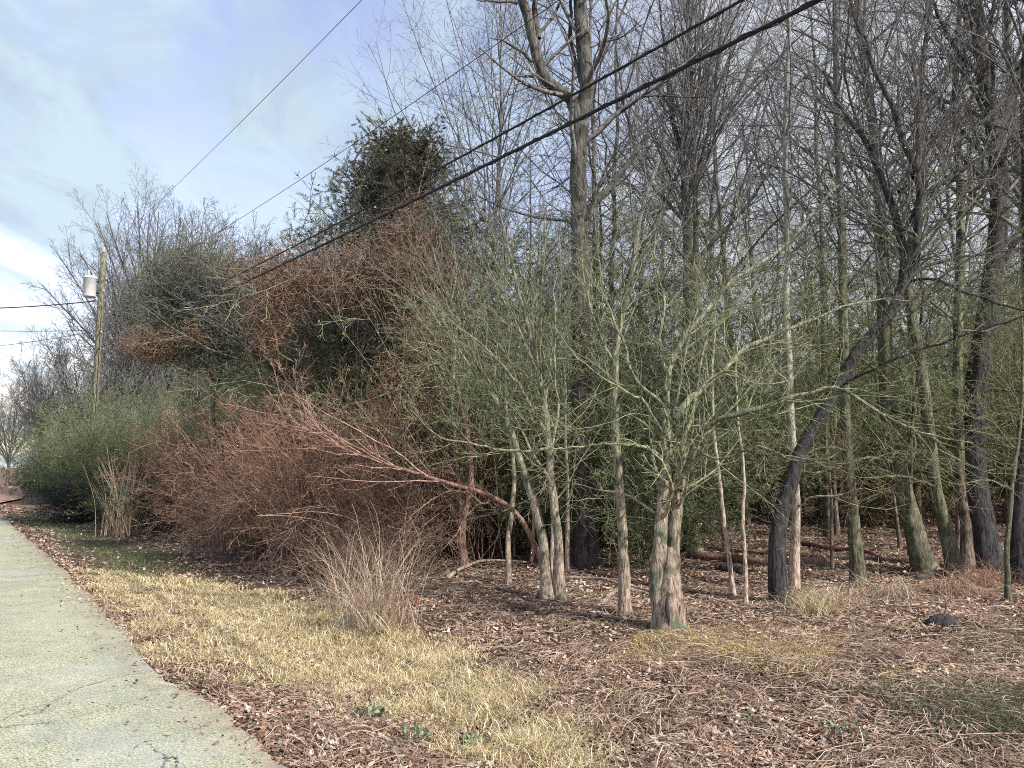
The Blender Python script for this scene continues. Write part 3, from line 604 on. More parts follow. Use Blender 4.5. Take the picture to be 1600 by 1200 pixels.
hero('slender_tree', 'slender pale tree standing alone just left of the twin trunked tree', (977, 962), [
    ([(977, 962), (972, 869), (967, 782), (961, 700), (957, 600), (960, 540), (968, 500), (985, 430), (1000, 340), (1030, 250)], (.062, .018), (0, .3)),
    ([(962, 640), (940, 560), (930, 480), (905, 400)], (.014, .004), (0, -.4)),
    ([(966, 520), (945, 460), (920, 400), (905, 330)], (.016, .004), (0, .5)),
], 'pale', 'near', 302, .8, c=(6, 6, 5))
big = hero('forked_tree', 'tallest thick trunk, forking high above the two black cables', (918, 887), [
    ([(918, 887), (914, 800), (910, 700), (907, 600), (906, 480), (905, 400), (903, 300), (905, 200), (915, 140), (908, 60), (905, -20), (905, -120)], (.185, .095), (0, 0)),
    ([(905, 215), (893, 160), (868, 138), (848, 116), (838, 80), (826, 35), (808, -20), (800, -90)], (.12, .07), (0, -.3)),
    ([(841, 60), (838, 20), (842, -30), (850, -80)], (.055, .03), (-.2, 0)),
    ([(832, 96), (800, 72), (766, 59)], (.03, .008), (-.2, -.6)), ([(833, 119), (797, 117), (753, 78)], (.025, .006), (-.2, -.8)),
    ([(808, 5), (780, 2), (745, 0)], (.03, .01), (-.3, -.7)), ([(841, 56), (866, 19), (890, -20)], (.035, .015), (-.2, .3)),
    ([(908, 128), (896, 85), (892, 40), (895, -40)], (.05, .02), (0, .2)), ([(918, 120), (930, 98), (936, 70)], (.03, .008), (0, -.3)),
    ([(915, 340), (928, 319), (960, 285), (985, 250), (1012, 212)], (.075, .045), (.1, .5)),
    ([(905, 500), (870, 460), (840, 400), (820, 340)], (.02, .005), (0, -.8)), ([(908, 560), (940, 520), (970, 450), (990, 380)], (.018, .005), (0, .9)),
], 'big', 'grey', 303, .35, c=(5, 5, 4), ang=.8)
hero('paired_tree', 'pair of thin joined trunks left of the slender tree, branches fanning up and left', (868, 936), [
    ([(875, 936), (873, 869), (867, 794), (860, 745), (856, 681), (848, 625), (836, 560), (815, 480), (795, 400), (780, 330)], (.062, .008), (0, .4)),
    ([(858, 930), (850, 850), (838, 794), (820, 735), (790, 650), (745, 560), (700, 460), (670, 370)], (.07, .007), (0, .8)),
    ([(850, 672), (820, 625), (797, 594), (750, 544), (700, 500), (650, 440)], (.026, .004), (0, -.4)),
    ([(858, 700), (800, 708), (750, 700), (690, 680), (640, 640)], (.02, .004), (0, -.7)),
    ([(848, 640), (865, 570), (880, 500), (900, 430)], (.018, .004), (0, .5)), ([(840, 590), (800, 500), (760, 420), (735, 350)], (.022, .004), (0, .2)),
    ([(862, 760), (830, 700), (800, 640), (790, 560), (770, 480)], (.02, .004), (0, .6)),
], 'pale', 'near', 304, 1.0, c=(7, 7, 4), trunks=2, up=.05, ang=.6)
hero('arched_sapling', 'reddish sapling bent over in a low arch to the left above the tall grass', (852, 925), [
    ([(852, 925), (843, 872), (812, 812), (771, 779), (711, 760), (662, 745), (561, 711), (512, 689), (437, 647)], (.038, .007), (0, -1.2)),
    ([(775, 782), (740, 800), (715, 835), (690, 860)], (.015, .004), (-.2, -.8)), ([(735, 766), (700, 770), (660, 790), (640, 812)], (.014, .004), (-.3, -1)),
    ([(600, 722), (540, 690), (480, 665), (440, 620)], (.013, .003), (-.9, -1.5)), ([(560, 711), (500, 705), (440, 700), (400, 695)], (.011, .003), (-1, -1.4)),
    ([(520, 692), (490, 660), (470, 620), (460, 580)], (.011, .003), (-1, -1.1)),
], 'red', 'red', 305, .9, c=(6, 6, 4), L=(.3, .4, .45), ang=.5, up=.03)
hero('leaning_dark_tree', 'black barked tree leaning far to the right, splitting into upright limbs', (1222, 941), [
    ([(1222, 941), (1215, 869), (1221, 812), (1236, 760), (1255, 700), (1285, 651), (1318, 592), (1350, 537), (1387, 500), (1406, 456), (1412, 425), (1408, 378), (1396, 330), (1378, 281), (1356, 225), (1319, 175), (1287, 110)], (.10, .02), (0, .6)),
    ([(1408, 450), (1425, 400), (1428, 344), (1428, 281), (1406, 225), (1387, 156), (1359, 94), (1337, 25), (1325, -30)], (.055, .02), (.4, 0)),
    ([(1428, 278), (1440, 225), (1437, 156), (1434, 94), (1447, 31), (1455, -20)], (.035, .015), (.2, .6)),
    ([(1411, 442), (1450, 437), (1506, 459), (1560, 478), (1620, 490)], (.022, .01), (.4, -.6)), ([(1412, 436), (1453, 415), (1506, 400), (1560, 393), (1620, 378)], (.022, .01), (.4, 1)),
    ([(1405, 300), (1460, 250), (1520, 200), (1590, 140)], (.022, .008), (.3, 1)), ([(1410, 370), (1440, 320), (1500, 270), (1560, 225), (1620, 190)], (.025, .01), (.3, .2)),
    ([(1310, 605), (1380, 570), (1450, 545), (1530, 520), (1610, 490)], (.02, .008), (.2, -1.0)),
    ([(1360, 240), (1330, 150), (1322, 60), (1330, -20)], (.02, .01), (.5, .2)),
], 'dark', 'dark', 306, 1.2, c=(7, 8, 6), up=.04)
hero('pale_straight_tree', 'smooth pale straight tree growing right behind the leaning dark tree', (1240, 920), [
    ([(1240, 920), (1243, 840), (1243, 770), (1238, 700), (1234, 640), (1230, 560), (1226, 480), (1230, 400), (1228, 330), (1226, 200), (1235, 60), (1232, -40)], (.06, .018), (0, .2)),
    ([(1243, 792), (1262, 781), (1300, 775), (1340, 762), (1380, 770)], (.018, .004), (0, -.8)), ([(1229, 420), (1250, 370), (1262, 310), (1280, 240)], (.02, .005), (0, .5)),
    ([(1232, 600), (1200, 560), (1180, 500), (1165, 440)], (.015, .004), (0, -.5)),
], 'white', 'near', 307, .8, c=(6, 7, 5))
hero('sapling', 'thin sapling with pink foot, left one of the two beside the twin trunked tree', (1146, 932), [([(1146, 932), (1136, 860), (1128, 800), (1122, 740), (1113, 680), (1112, 560), (1120, 450)], (.03, .006), (0, .3))], 'white', 'near', 308, 1, 'sapling', c=(6, 6, 4))
hero('sapling', 'thin sapling with pink foot, between the pale straight tree and its twin sapling', (1166, 946), [([(1166, 946), (1168, 880), (1162, 800), (1163, 740), (1155, 660), (1150, 580), (1158, 480)], (.026, .005), (0, .3))], 'white', 'near', 309, 1, 'sapling', c=(6, 6, 4))
XL = {320: [([(1326, 705), (1290, 700), (1240, 716), (1190, 708)], (.02, .005), (.1, -.7)), ([(1322, 600), (1360, 570), (1400, 575), (1450, 550)], (.02, .005), (.1, -.5)), ([(1320, 480), (1290, 420), (1270, 350), (1240, 300)], (.022, .006), (.1, .8))],
      321: [([(1402, 720), (1350, 712), (1290, 735), (1230, 728), (1180, 745)], (.028, .005), (.1, -1.4)), ([(1390, 600), (1340, 560), (1300, 555), (1240, 525)], (.03, .006), (.1, -1.0)), ([(1392, 640), (1440, 650), (1500, 630), (1560, 640)], (.024, .005), (.1, -1.2))],
      322: [([(1463, 760), (1410, 742), (1360, 748), (1300, 730)], (.022, .005), (.1, -1.0)), ([(1450, 680), (1500, 705), (1550, 695), (1610, 715)], (.024, .006), (.1, -.9)), ([(1440, 560), (1490, 520), (1540, 515), (1610, 480)], (.024, .006), (.1, .5))],
      323: [([(1498, 640), (1550, 612), (1590, 615), (1640, 590)], (.022, .006), (.1, -.6)), ([(1500, 720), (1450, 700), (1420, 712), (1370, 690)], (.02, .005), (.1, -1.2)), ([(1494, 500), (1450, 460), (1420, 400), (1370, 360)], (.024, .006), (.1, .6))],
      325: [([(1578, 765), (1540, 750), (1500, 757), (1450, 745)], (.014, .004), (0, -.5)), ([(1585, 700), (1550, 660), (1510, 650), (1470, 620)], (.014, .004), (0, -.4))]}
for (lab, base, px, r, bk, sd_) in [
    ('dark straight trunk standing clear between the leaning dark tree and the mossy trees', (1341, 911), [(1341, 911), (1333, 800), (1327, 720), (1322, 600), (1320, 450), (1312, 250), (1306, 50), (1305, -50)], (.085, .03), 'moss', 320),
    ('thick mossy trunk leaning left, first of the cluster by the brown grass tufts', (1448, 893), [(1448, 893), (1432, 840), (1416, 780), (1402, 720), (1390, 600), (1384, 450), (1372, 250), (1345, 50), (1335, -50)], (.14, .04), 'moss', 321),
    ('sunlit green trunk leaning left behind a brown grass tuft', (1493, 903), [(1493, 903), (1480, 830), (1462, 760), (1452, 680), (1436, 560), (1420, 470), (1425, 380), (1445, 280), (1440, 150), (1455, 0)], (.095, .03), 'moss', 322),
    ('straight slim grey trunk between the sunlit green trunk and the big black trunk', (1512, 890), [(1512, 890), (1509, 820), (1501, 740), (1498, 640), (1494, 500), (1498, 300), (1491, 150), (1500, 0), (1500, -60)], (.085, .035), 'far', 323),
    ('thin green trunk nearest the right edge, rooted in front of the black trunks', (1576, 940), [(1576, 940), (1572, 860), (1577, 770), (1590, 680), (1597, 560), (1590, 430)], (.032, .008), 'moss', 325),
    ('black trunk cut by the right edge of the view', (1598, 912), [(1598, 912), (1592, 820), (1598, 720), (1612, 560), (1605, 350), (1600, 150), (1610, -50)], (.12, .05), 'dark', 326),
    ('pale thin trunk behind the brown thicket, right of its tallest stems', (555, 850), [(555, 850), (556, 770), (555, 700), (557, 620), (566, 540), (585, 460)], (.055, .012), 'pale', 327),
    ('reddish trunk rising out of the brown thicket', (508, 842), [(508, 842), (498, 760), (491, 700), (484, 640), (470, 560)], (.06, .012), 'red', 328),
    ('short pale trunk between the arched sapling and the paired tree', (793, 912), [(793, 912), (793, 850), (800, 770), (797, 690), (788, 600), (800, 500)], (.04, .01), 'pale', 329),
    ('reddish crooked trunk left of the arched sapling foot', (725, 888), [(725, 888), (722, 820), (735, 760), (730, 680), (715, 600), (725, 500)], (.06, .012), 'red', 330)]:
    hero('mossy_tree' if bk == 'moss' else 'slender_tree' if bk != 'dark' else 'dark_tree', lab, base, [(px, r, (0, .4))] + XL.get(sd_, []), bk, 'near' if bk in ('pale', 'red') else 'far', sd_, .8, c=(6, 7, 5), L=(.4, .45, .5), rmin=.003)
hero('thick_dark_tree', 'thickest black furrowed trunk at the right, curving right then back up', (1547, 890), [
    ([(1547, 890), (1530, 790), (1522, 720), (1530, 600), (1552, 450), (1564, 320), (1556, 210), (1538, 110), (1525, 20), (1520, -60)], (.19, .085), (0, .3)),
    ([(1564, 200), (1585, 140), (1602, 80), (1610, 0)], (.08, .04), (.2, .4)), ([(1545, 130), (1500, 80), (1470, 30), (1450, -30)], (.05, .02), (.2, -.5)), ([(1562, 420), (1590, 380), (1640, 330)], (.05, .02), (.2, 1)),
    ([(1556, 260), (1500, 200), (1460, 150), (1410, 80)], (.04, .012), (.2, 1))], 'dark', 'dark', 324, .6, c=(6, 7, 5))
hero('leaning_dark_tree', 'dark trunk slanting up to the left above the brown thicket', (672, 838), [
    ([(672, 838), (640, 790), (600, 748), (550, 700), (475, 622), (400, 555), (335, 492), (280, 440)], (.11, .03), (0, 1.0)),
    ([(475, 622), (440, 520), (420, 440), (400, 400)], (.03, .008), (.6, 1)), ([(400, 555), (350, 470), (330, 420), (300, 390)], (.03, .008), (.8, .4)), ([(360, 515), (300, 480), (260, 440), (240, 410)], (.025, .008), (.9, 1.5)),
    ([(560, 705), (530, 600), (520, 500), (500, 430)], (.025, .006), (.3, 0))], 'dark', 'near', 331, 1.3, c=(8, 8, 6), rmin=.0045)
hero('snag_tree', 'lichen covered upright trunk rising behind the twin trunked tree, crown of steep branches', (1082, 862), [
    ([(1082, 862), (1078, 760), (1076, 600), (1074, 400), (1070, 260), (1074, 120), (1080, 0), (1085, -80)], (.13, .04), (0, 0)),
    ([(1074, 300), (1050, 200), (1040, 100), (1030, 0)], (.045, .02), (0, .3)), ([(1072, 330), (1100, 240), (1120, 140), (1130, 20)], (.045, .02), (0, -.5)),
    ([(1074, 420), (1130, 360), (1180, 300), (1220, 220), (1260, 120)], (.04, .012), (0, 1)), ([(1074, 350), (1010, 270), (980, 180), (960, 60)], (.04, .012), (0, -.5)),
    ([(1073, 250), (1150, 150), (1190, 60), (1210, -40)], (.035, .012), (0, .6))], 'moss', 'grey', 332, 1.1, c=(8, 8, 5), ang=.45, up=.08)

# free-grown but single: the fan tree, the round tree far left, lesser ones along the skyline
def at(o, u, Yd, label, cat='tree', group=None, rz=0.0, s=1.0):
    x = (u - 800) / FPX * Yd * 1.0; o.location = (x, Yd, float(height(x, Yd))); o.rotation_euler[2] = rz; o.scale = (s, s, s); return tag(o, label, cat, group)
at(free_tree('fan_tree', 17.5, .10, 401, 'grey', 'far', 38, .3, .6, .42, .10, 8, 4, 2, .06, .0035), 758, 22, 'tall bare tree fanning fine upswept branches over the evergreen, left of the forked tree')
at(free_tree('fan_tree', 10.6, .06, 402, 'grey', 'far', 18, .4, .8, .34, .06, 6, 4, 0, .09, .004), 512, 24, 'sparse bare tree top showing left of the dark evergreen')
def vase(kind, h, spread, seed, label, u, Yd, nst=16, rmin=.008, twig='grey'):
    reseed(seed); root = empty(kind); tp = straight(h * .25, .02, 8, .02); tr = flare(h * .016, h * .012, 8); V, F = tubes(tp[None], tr[None], 9, .05); Bag().add(V, F).build('trunk', MB['far'], root)
    n = 10; az = np.arange(nst) * 2.4 + rng.random(nst); sp_ = spread * np.sqrt(rng.uniform(.05, 1, nst)); t = np.linspace(0, 1, n)
    p = np.zeros((nst, n, 3)); hz = h * (1 - .30 * (sp_ / spread) ** 2.2)
    p[..., 0] = (np.cos(az) * sp_)[:, None] * t ** 1.15; p[..., 1] = (np.sin(az) * sp_)[:, None] * t ** 1.15; p[..., 2] = h * .2 + (hz - h * .2)[:, None] * t ** .9
    p[:, 1:] += np.cumsum(rng.normal(0, .004 * h, (nst, n - 1, 3)), 1); r = np.full((nst, 1), h * .0065) * np.linspace(1, .25, n)
    B = Bag(); B.add(*tubes(p, r, 5)); p1, r1 = grow(p, r, 13, .12, .97, .5, .42, 7, .05, .08, .55, rmin); B.add(*tubes(p1, r1, 3)); B.build('branches', MT[twig], root)
    p2, r2 = grow(p1, r1, 9, .15, .97, .55, .45, 5, .04, .1, .6, rmin); B = Bag(); B.add(*tubes(p2, r2, 3)); p3, r3 = grow(p2, r2, 5, .2, .95, .7, .5, 3, .03, .16, .8, rmin); B.add(*tubes(p3, r3, 3)); B.build('twigs', MT[twig], root)
    return at(root, u, Yd, label)
vase('round_crowned_tree', 16.8, 6.6, 410, 'large bare tree with rounded fine crown behind the utility pole', 238, 44, 30, .007)
for i, (u, Yd, h, s_) in enumerate([(345, 46, 15.5, 4.5), (425, 44, 14.0, 4.0), (130, 48, 9.5, 4.5), (70, 56, 10.0, 5), (18, 64, 9.0, 5), (300, 52, 13, 5), (180, 40, 10.5, 3.8), (470, 38, 13.2, 3.6)]):
    vase('bare_tree', h, s_, 420 + i, ['bare tree just right of the round crowned tree', 'low bare tree left of the cables\' vanishing end', 'bushy bare tree in front of the pole\'s left side', 'grey bare tree over the far end of the verge', 'grey bare tree at the left edge, farthest down the road', 'bare tree filling behind the round crowned one', 'bare bushy tree right behind the utility pole', 'bare tree left below the dark evergreen'][i], u, Yd, 12, .008)
ce = cedar('cedar', 9.8, .16, 3.3, 3.0, 430, [(.075, .07, .055), (.11, .10, .08), (.05, .046, .04), (.16, .15, .11), (.15, .16, .06)], 520, 34, -.01, shape=.95); at(ce, 598, 18.5, 'tall dark evergreen cedar standing above the vine covered trees', 'cedar')
# vine tangles
def tangle(blobs, n, L, r, k=9, wig=.5):
    """n curling strands inside ellipsoids (centre, radii, weight)"""
    w = np.array([b_[2] for b_ in blobs], float); w /= w.sum(); ch = rng.choice(len(blobs), n, p=w); cen = np.array([b_[0] for b_ in blobs])[ch]; rad = np.array([b_[1] for b_ in blobs])[ch]
    v = nrm(rng.normal(size=(n, 3))) * np.abs(rng.normal(0, .62, (n, 1))); p = cen + v * rad; d = nrm(rng.normal(size=(n, 3)) + [0, 0, -.1]); Ls = L * rng.uniform(.4, 1.5, (n, 1)); out = [p]
    for _ in range(k - 1):
        p = p + d * Ls / (k - 1); out.append(p); q = (p - cen) / rad; far = np.linalg.norm(q, axis=1, keepdims=True); d = nrm(d + rng.normal(0, wig, d.shape) - nrm(q) * np.clip(far - 1.0, 0, 1) * .9 + [0, 0, -.03])
    Pt = np.stack(out, 1); return tubes(Pt, np.full((n, k), r) * rng.uniform(.6, 1.5, (n, 1)), 3)
def blobpx(lst, Yd, zr=.9): return [(P(u, v, Yd + dy), np.array([ru / FPX * Yd, zr, rv / FPX * Yd]), ru * rv) for (u, v, ru, rv, dy) in lst]
vt = hero('vine_covered_tree', 'tree smothered top to foot in rusty brown vines, below the dark cedar', (667, 858), [
    ([(667, 858), (672, 760), (664, 640), (668, 520), (655, 400), (640, 330)], (.10, .03), (0, .3)), ([(664, 560), (600, 480), (520, 440), (440, 430), (395, 440)], (.04, .012), (0, -.5)), ([(668, 520), (700, 450), (730, 400)], (.03, .01), (0, .3))], 'red', 'vine', 340, .8, c=(6, 6, 4))
O = np.array(vt.location); reseed(341); B = Bag()
B.add(*tangle(blobpx([(640, 360, 26, 36, .2), (640, 430, 85, 50, .2), (560, 430, 85, 42, .1), (470, 440, 70, 30, 0), (425, 455, 45, 42, -.2), (425, 510, 26, 40, -.2), (700, 450, 50, 36, .3), (665, 520, 36, 60, .1), (650, 610, 40, 70, 0), (672, 690, 75, 70, -.2), (690, 760, 85, 60, -.3), (740, 700, 70, 22, -.5), (640, 760, 70, 50, -.3), (600, 700, 60, 40, 0), (760, 700, 60, 25, -.3)], O[1] - 1.1), 5200, .9, .0046, 8, .4))
B.build('vines', MT['vine'], vt, O)
gt = hero('vine_covered_tree', 'rounded grey green tangle of a tree right of the utility pole', (330, 830), [
    ([(330, 830), (340, 740), (330, 640), (350, 540), (330, 450), (310, 410)], (.09, .03), (0, .3)), ([(335, 600), (300, 520), (265, 470), (245, 440)], (.04, .01), (0, -.5)), ([(350, 540), (390, 500), (400, 450), (430, 420)], (.035, .01), (0, .3)),
    ([(345, 480), (360, 440), (395, 430), (440, 445)], (.03, .01), (0, -.3))], 'pale', 'gvine', 342, 1.3, c=(8, 8, 6), rmin=.006)
O = np.array(gt.location); reseed(343); B = Bag()
B.add(*tangle(blobpx([(320, 440, 80, 36, 0), (270, 470, 45, 50, 0), (400, 450, 60, 40, 0), (330, 520, 70, 40, 0)], O[1] - .2), 1500, 1.5, .0055)); B.build('vines', MT['gvine'], gt, O)
B = Bag(); B.add(*tangle(blobpx([(295, 400, 14, 8, 0), (250, 535, 45, 14, -.3), (310, 525, 30, 12, -.3), (230, 545, 30, 14, -.3)], O[1] - .6), 600, .9, .005)); B.build('brown_vines', MT['vine'], gt, O)

# ------------------------------------------------------------------ brown thicket along the verge
def shrub(kind, h, sp_, seed, tw='brush', n0=46, c=(9, 6, 3), rmin=.0028, leafy=None, arch=.10):
    reseed(seed); root = empty(kind); m = n0; az = rng.random(m) * 6.28; lean = np.abs(rng.normal(0, .5, m)) * sp_; n = 10
    d = nrm(np.stack([np.cos(az) * lean, np.sin(az) * lean, np.ones(m)], 1)); p = np.stack([rng.normal(0, .22, m), rng.normal(0, .22, m), np.full(m, -.05)], 1); L = h * rng.uniform(.6, 1.35, m); out = [p]
    for _ in range(n - 1):
        p = p + d * (L / (n - 1))[:, None]; out.append(p); d = nrm(d + rng.normal(0, .09, d.shape) + np.stack([np.cos(az), np.sin(az), -np.ones(m) * .8], 1) * arch)
    Pt = np.stack(out, 1); Pt[..., 2] = np.maximum(Pt[..., 2], -.05); r = rng.uniform(.006, .014, (m, 1)) * np.linspace(1, .3, n)
    B = Bag(); B.add(*tubes(Pt, r, 4)); p1, r1 = grow(Pt, r, c[0], .12, .98, .75, .42, 7, -.02, .17, .6, rmin); B.add(*tubes(p1, r1, 3))
    p2, r2 = grow(p1, r1, c[1], .1, .97, .85, .5, 5, -.03, .2, .75, rmin); B.add(*tubes(p2, r2, 3))
    if c[2]: p3, r3 = grow(p2, r2, c[2], .1, .97, .9, .55, 3, -.03, .2, .8, rmin); B.add(*tubes(p3, r3, 3))
    B.build('stems', MT[tw], root)
    if leafy:
        q = np.concatenate([p2.reshape(-1, 3), p1.reshape(-1, 3)]); q = q[rng.integers(0, len(q), leafy[0])] + rng.normal(0, .03, (leafy[0], 3)); k_ = leafy[0]; dd = nrm(rng.normal(size=(k_, 3))); L_ = leafy[1] * rng.uniform(.6, 1.3, (k_, 1))
        side = nrm(np.cross(dd, rng.normal(size=(k_, 3)))); V, F = ribbons(np.stack([q, q + dd * L_ * .5, q + dd * L_], 1), np.array([[.1, 1, .1]]) * L_ * .28, side)
        obj('leaves', mesh('leaves', V, F, M_NEEDLE, np.repeat(mixcol(k_, leafy[2], None, .3), 6, 0), smooth=False), root)
    return root
MT['brush_pale'] = twig_mat('pale_brush_twigs', (.42, .31, .25), (.35, .245, .185), (.33, .22, .17), .55, 2.2); MT['brush_dark'] = twig_mat('dark_brush_twigs', (.21, .135, .105), (.17, .105, .08), (.18, .105, .08), .55, 2.2)
BR = [shrub('brown_shrub', h, s_, 500 + i, tw, n0, c_, arch=ar) for i, (h, s_, tw, n0, c_, ar) in enumerate([(2.3, 1.0, 'brush', 40, (8, 5, 2), .10), (2.0, 1.3, 'brush_dark', 34, (8, 5, 2), .16), (2.7, .7, 'brush', 26, (7, 5, 2), .05), (1.6, 1.5, 'brush_pale', 26, (6, 5, 1), .2), (2.5, .9, 'brush_dark', 30, (7, 5, 2), .08), (2.4, 1.2, 'brush_pale', 12, (7, 4, 1), .12)])]
random.seed(8); spots = []
for s0 in np.arange(5.0, 34, .8):
    for n0 in ((5.0, 6.1, 7.3) if s0 < 24 else (5.3, 6.6)):
        s_ = s0 + random.uniform(-.3, .3); n_ = n0 + random.uniform(-.3, .3); x, y = xy(s_, n_); u = 800 + 1200 * x / y
        if (215 if n0 < 6 else 150) < u < 640 and not (u > 560 and n0 < 6) and random.random() < .88: spots.append((x, y, u, n0))
for (u, v) in ((485, 868), (520, 862), (552, 872), (590, 866), (622, 874), (650, 866), (500, 845), (570, 845), (610, 840)):
    p = G(u, v); spots.append((p[0], p[1], 500, 7.3))
for i, (x, y, u, n0) in enumerate(spots):
    lab = ('leafless rusty brown shrub in the front row of the thicket by the verge', 'leafless rusty brown shrub in the middle of the thicket', 'leafless rusty brown shrub at the back of the thicket')[0 if n0 < 6 else 1 if n0 < 7 else 2]
    s_ = random.uniform(.9, 1.35) * (1.0 if n0 > 5.5 else .78) * (.72 if u > 540 else 1)
    put(BR[(i * 5 + i // 3) % 6], x, y, random.random() * 6.28, s_, lab, 'shrub', 'brown shrubs, ' + ('front row', 'middle', 'back row')[0 if n0 < 6 else 1 if n0 < 7 else 2])
GL = [(.045, .075, .035), (.07, .11, .05), (.10, .14, .07), (.03, .045, .025)]
gs = shrub('green_shrub', 2.2, 1.0, 520, 'dark', 40, (8, 5, 0), leafy=(16000, .06, GL))
for j, (u, v, s_, lab) in enumerate([(92, 786, 1.1, 'dense dark green bush at the left end of the thicket'), (120, 779, 1.05, 'dark green bush behind the grey bush, partly hidden'), (225, 822, .95, 'green leafy bush behind the thin grass tuft'), (262, 826, .9, 'green leafy bush swallowed by brown stems'), (60, 772, .9, 'dull green bush leaning over the clay turn-out')]):
    p = G(u, v); put(gs, p[0], p[1], j * 1.3, s_, lab, 'bush', None)
MT['slate'] = twig_mat('slate_twigs', (.05, .05, .065), (.06, .06, .075), (.06, .06, .075), .5, 2)
o = shrub('grey_shrub', 1.35, 1.2, 521, 'slate', 60, (10, 7, 2), rmin=.004); p = G(128, 815); o.location = p; o.scale = (1.15,) * 3; tag(o, 'low slate grey dead bush between the green bush and the thin grass tuft', 'bush')

# mid-height green-grey underbrush further back
us = shrub('underbrush', 3.4, .8, 522, 'gvine', 30, (9, 7, 3), rmin=.005, leafy=(3800, .036, [(.10, .12, .06), (.15, .17, .09), (.2, .21, .13)]), arch=.05)
random.seed(21)
for j, (x, y) in enumerate(poisson(24, 12.5, 34, 1.6, lo=-.68, hi=.1, cond=lambda x, y: 8.0 < rn(x, y) < 13 and not (-.38 < x / y < -.04 and y < 17.5))):
    put(us, x, y, random.random() * 6.28, random.uniform(.8, 1.25), 'tall grey green tangle of underbrush rising behind the brown thicket', 'underbrush', 'underbrush behind the thicket')

us3 = shrub('underbrush', 3.6, .9, 525, 'gvine', 26, (8, 6, 3), rmin=.006, leafy=(1400, .04, [(.15, .17, .09), (.2, .21, .13)]), arch=.06)
for j, (x, y) in enumerate(poisson(18, 30, 58, 1.4, lo=-.66, hi=-.42, cond=lambda x, y: 5.0 < rn(x, y) < 10)):
    put(us3 if j % 4 else us, x, y, random.random() * 6.28, random.uniform(.9, 1.4), 'tall loose green underbrush', 'underbrush', 'underbrush behind the thicket')
ls = shrub('low_evergreen', 2.6, .9, 523, 'far', 30, (8, 6, 0), rmin=.005, leafy=(14000, .06, GREENS), arch=.05)
for j, (x, y) in enumerate(poisson(46, 21, 44, 1.6, lo=-.1, hi=.72, cond=lambda x, y: rn(x, y) > 12)):
    put(ls, x, y, random.random() * 6.28, random.uniform(.9, 1.5), 'low dark evergreen bush', 'bush', 'low evergreens on the wood floor')
us2 = shrub('underbrush', 4.6, .7, 524, 'near', 20, (8, 6, 3), rmin=.0045, leafy=(1800, .035, [(.14, .16, .07), (.20, .22, .11), (.25, .27, .15)]), arch=.03)
for j, (x, y) in enumerate(poisson(15, 12.5, 28, 1.8, lo=-.62, hi=-.02, cond=lambda x, y: 7.2 < rn(x, y) < 11 and not (-.36 < x / y < -.04 and y < 17))):
    put(us2, x, y, random.random() * 6.28, random.uniform(.8, 1.2), 'tall loose green underbrush', 'underbrush', 'underbrush behind the thicket')
for (u, dy, s_) in ((146, -.9, .9), (170, -1.2, .95), (190, -.8, 1.05), (172, .8, 1.1)):
    x = (u - 800) / 1200 * (27 + dy); put(us3, x, 27 + dy, u * 1.0, s_, 'tall loose green underbrush', 'underbrush', 'underbrush behind the thicket')
for (u, dy, s_) in ((192, -2.3, .8),):
    x = (u - 800) / 1200 * (27 + dy); put(BR[0], x, 27 + dy, u * 1.0, s_, 'brown shrub', 'shrub', 'brown shrubs, front row')
single_out()

# ------------------------------------------------------------------ grass tufts, seedlings, weeds
def tuft(kind, label, u, v, h, n, cols, spread=.16, lean=.45, w=.003, arch=.25, seed=1, group=None):
    reseed(seed); p = G(u, v); root = empty(kind, p); tag(root, label, 'grass tuft', group)
    az = rng.random(n) * 6.28; ln = np.abs(rng.normal(0, lean, n)); d = nrm(np.stack([np.cos(az) * ln, np.sin(az) * ln, np.ones(n)], 1)); q = np.stack([rng.normal(0, spread, n), rng.normal(0, spread, n), np.full(n, -.02)], 1); L = h * rng.uniform(.45, 1.2, n); out = [q]
    for _ in range(8):
        q = q + d * (L / 8)[:, None]; out.append(q.copy()); d = nrm(d + rng.normal(0, .05, d.shape) + np.stack([np.cos(az), np.sin(az), -np.ones(n)], 1) * arch * rng.random((n, 1)))
    Pt = np.stack(out, 1); Pt[..., 2] = np.maximum(Pt[..., 2], .0); a2 = rng.random(n) * 6.28; side = np.stack([np.cos(a2), np.sin(a2), np.zeros(n)], 1)
    V, F = ribbons(Pt, w * rng.uniform(.6, 1.4, (n, 1)) * np.linspace(1, .25, 9)[None], side); c_ = np.repeat(mixcol(n, cols, None, .2), 18, 0)
    k_ = n * 2 // 3; h1 = (F[:, 0] // 18) < k_
    obj('stems', mesh('stems', V, F[h1], M_BLADE, c_), root); return root
TC = [(.56, .46, .34), (.70, .60, .47), (.42, .31, .22), (.30, .2, .14)]; TY = [(.62, .56, .24), (.52, .46, .2), (.66, .58, .36)]
tuft('tall_grass_tuft', 'tallest pale dry grass tuft at the edge between verge and thicket', 592, 985, 1.28, 560, TC, .18, .30, .0032, .2, 601)
tuft('tall_grass_tuft', 'yellowish arching grass tuft at the foot of the tallest pale one', 610, 998, .62, 150, TY + TC, .08, .4, .0032, .4, 602)
tuft('tall_grass_tuft', 'pale broom-like grass tuft standing in the middle of the thicket front', 545, 955, 1.05, 260, TC, .2, .4, .003, .15, 603)
tuft('tall_grass_tuft', 'thin upright grass tuft beside the grey bush', 190, 838, 2.0, 300, TC, .2, .2, .008, .08, 604)
tuft('grass_tuft', 'yellow green grass tuft in front of the leaning dark tree', 1270, 958, .42, 520, TY + TC, .15, .5, .004, .3, 605)
tuft('grass_tuft', 'brown wiry tuft right of the yellow green one', 1305, 945, .55, 420, TC, .2, .7, .0035, .4, 606)
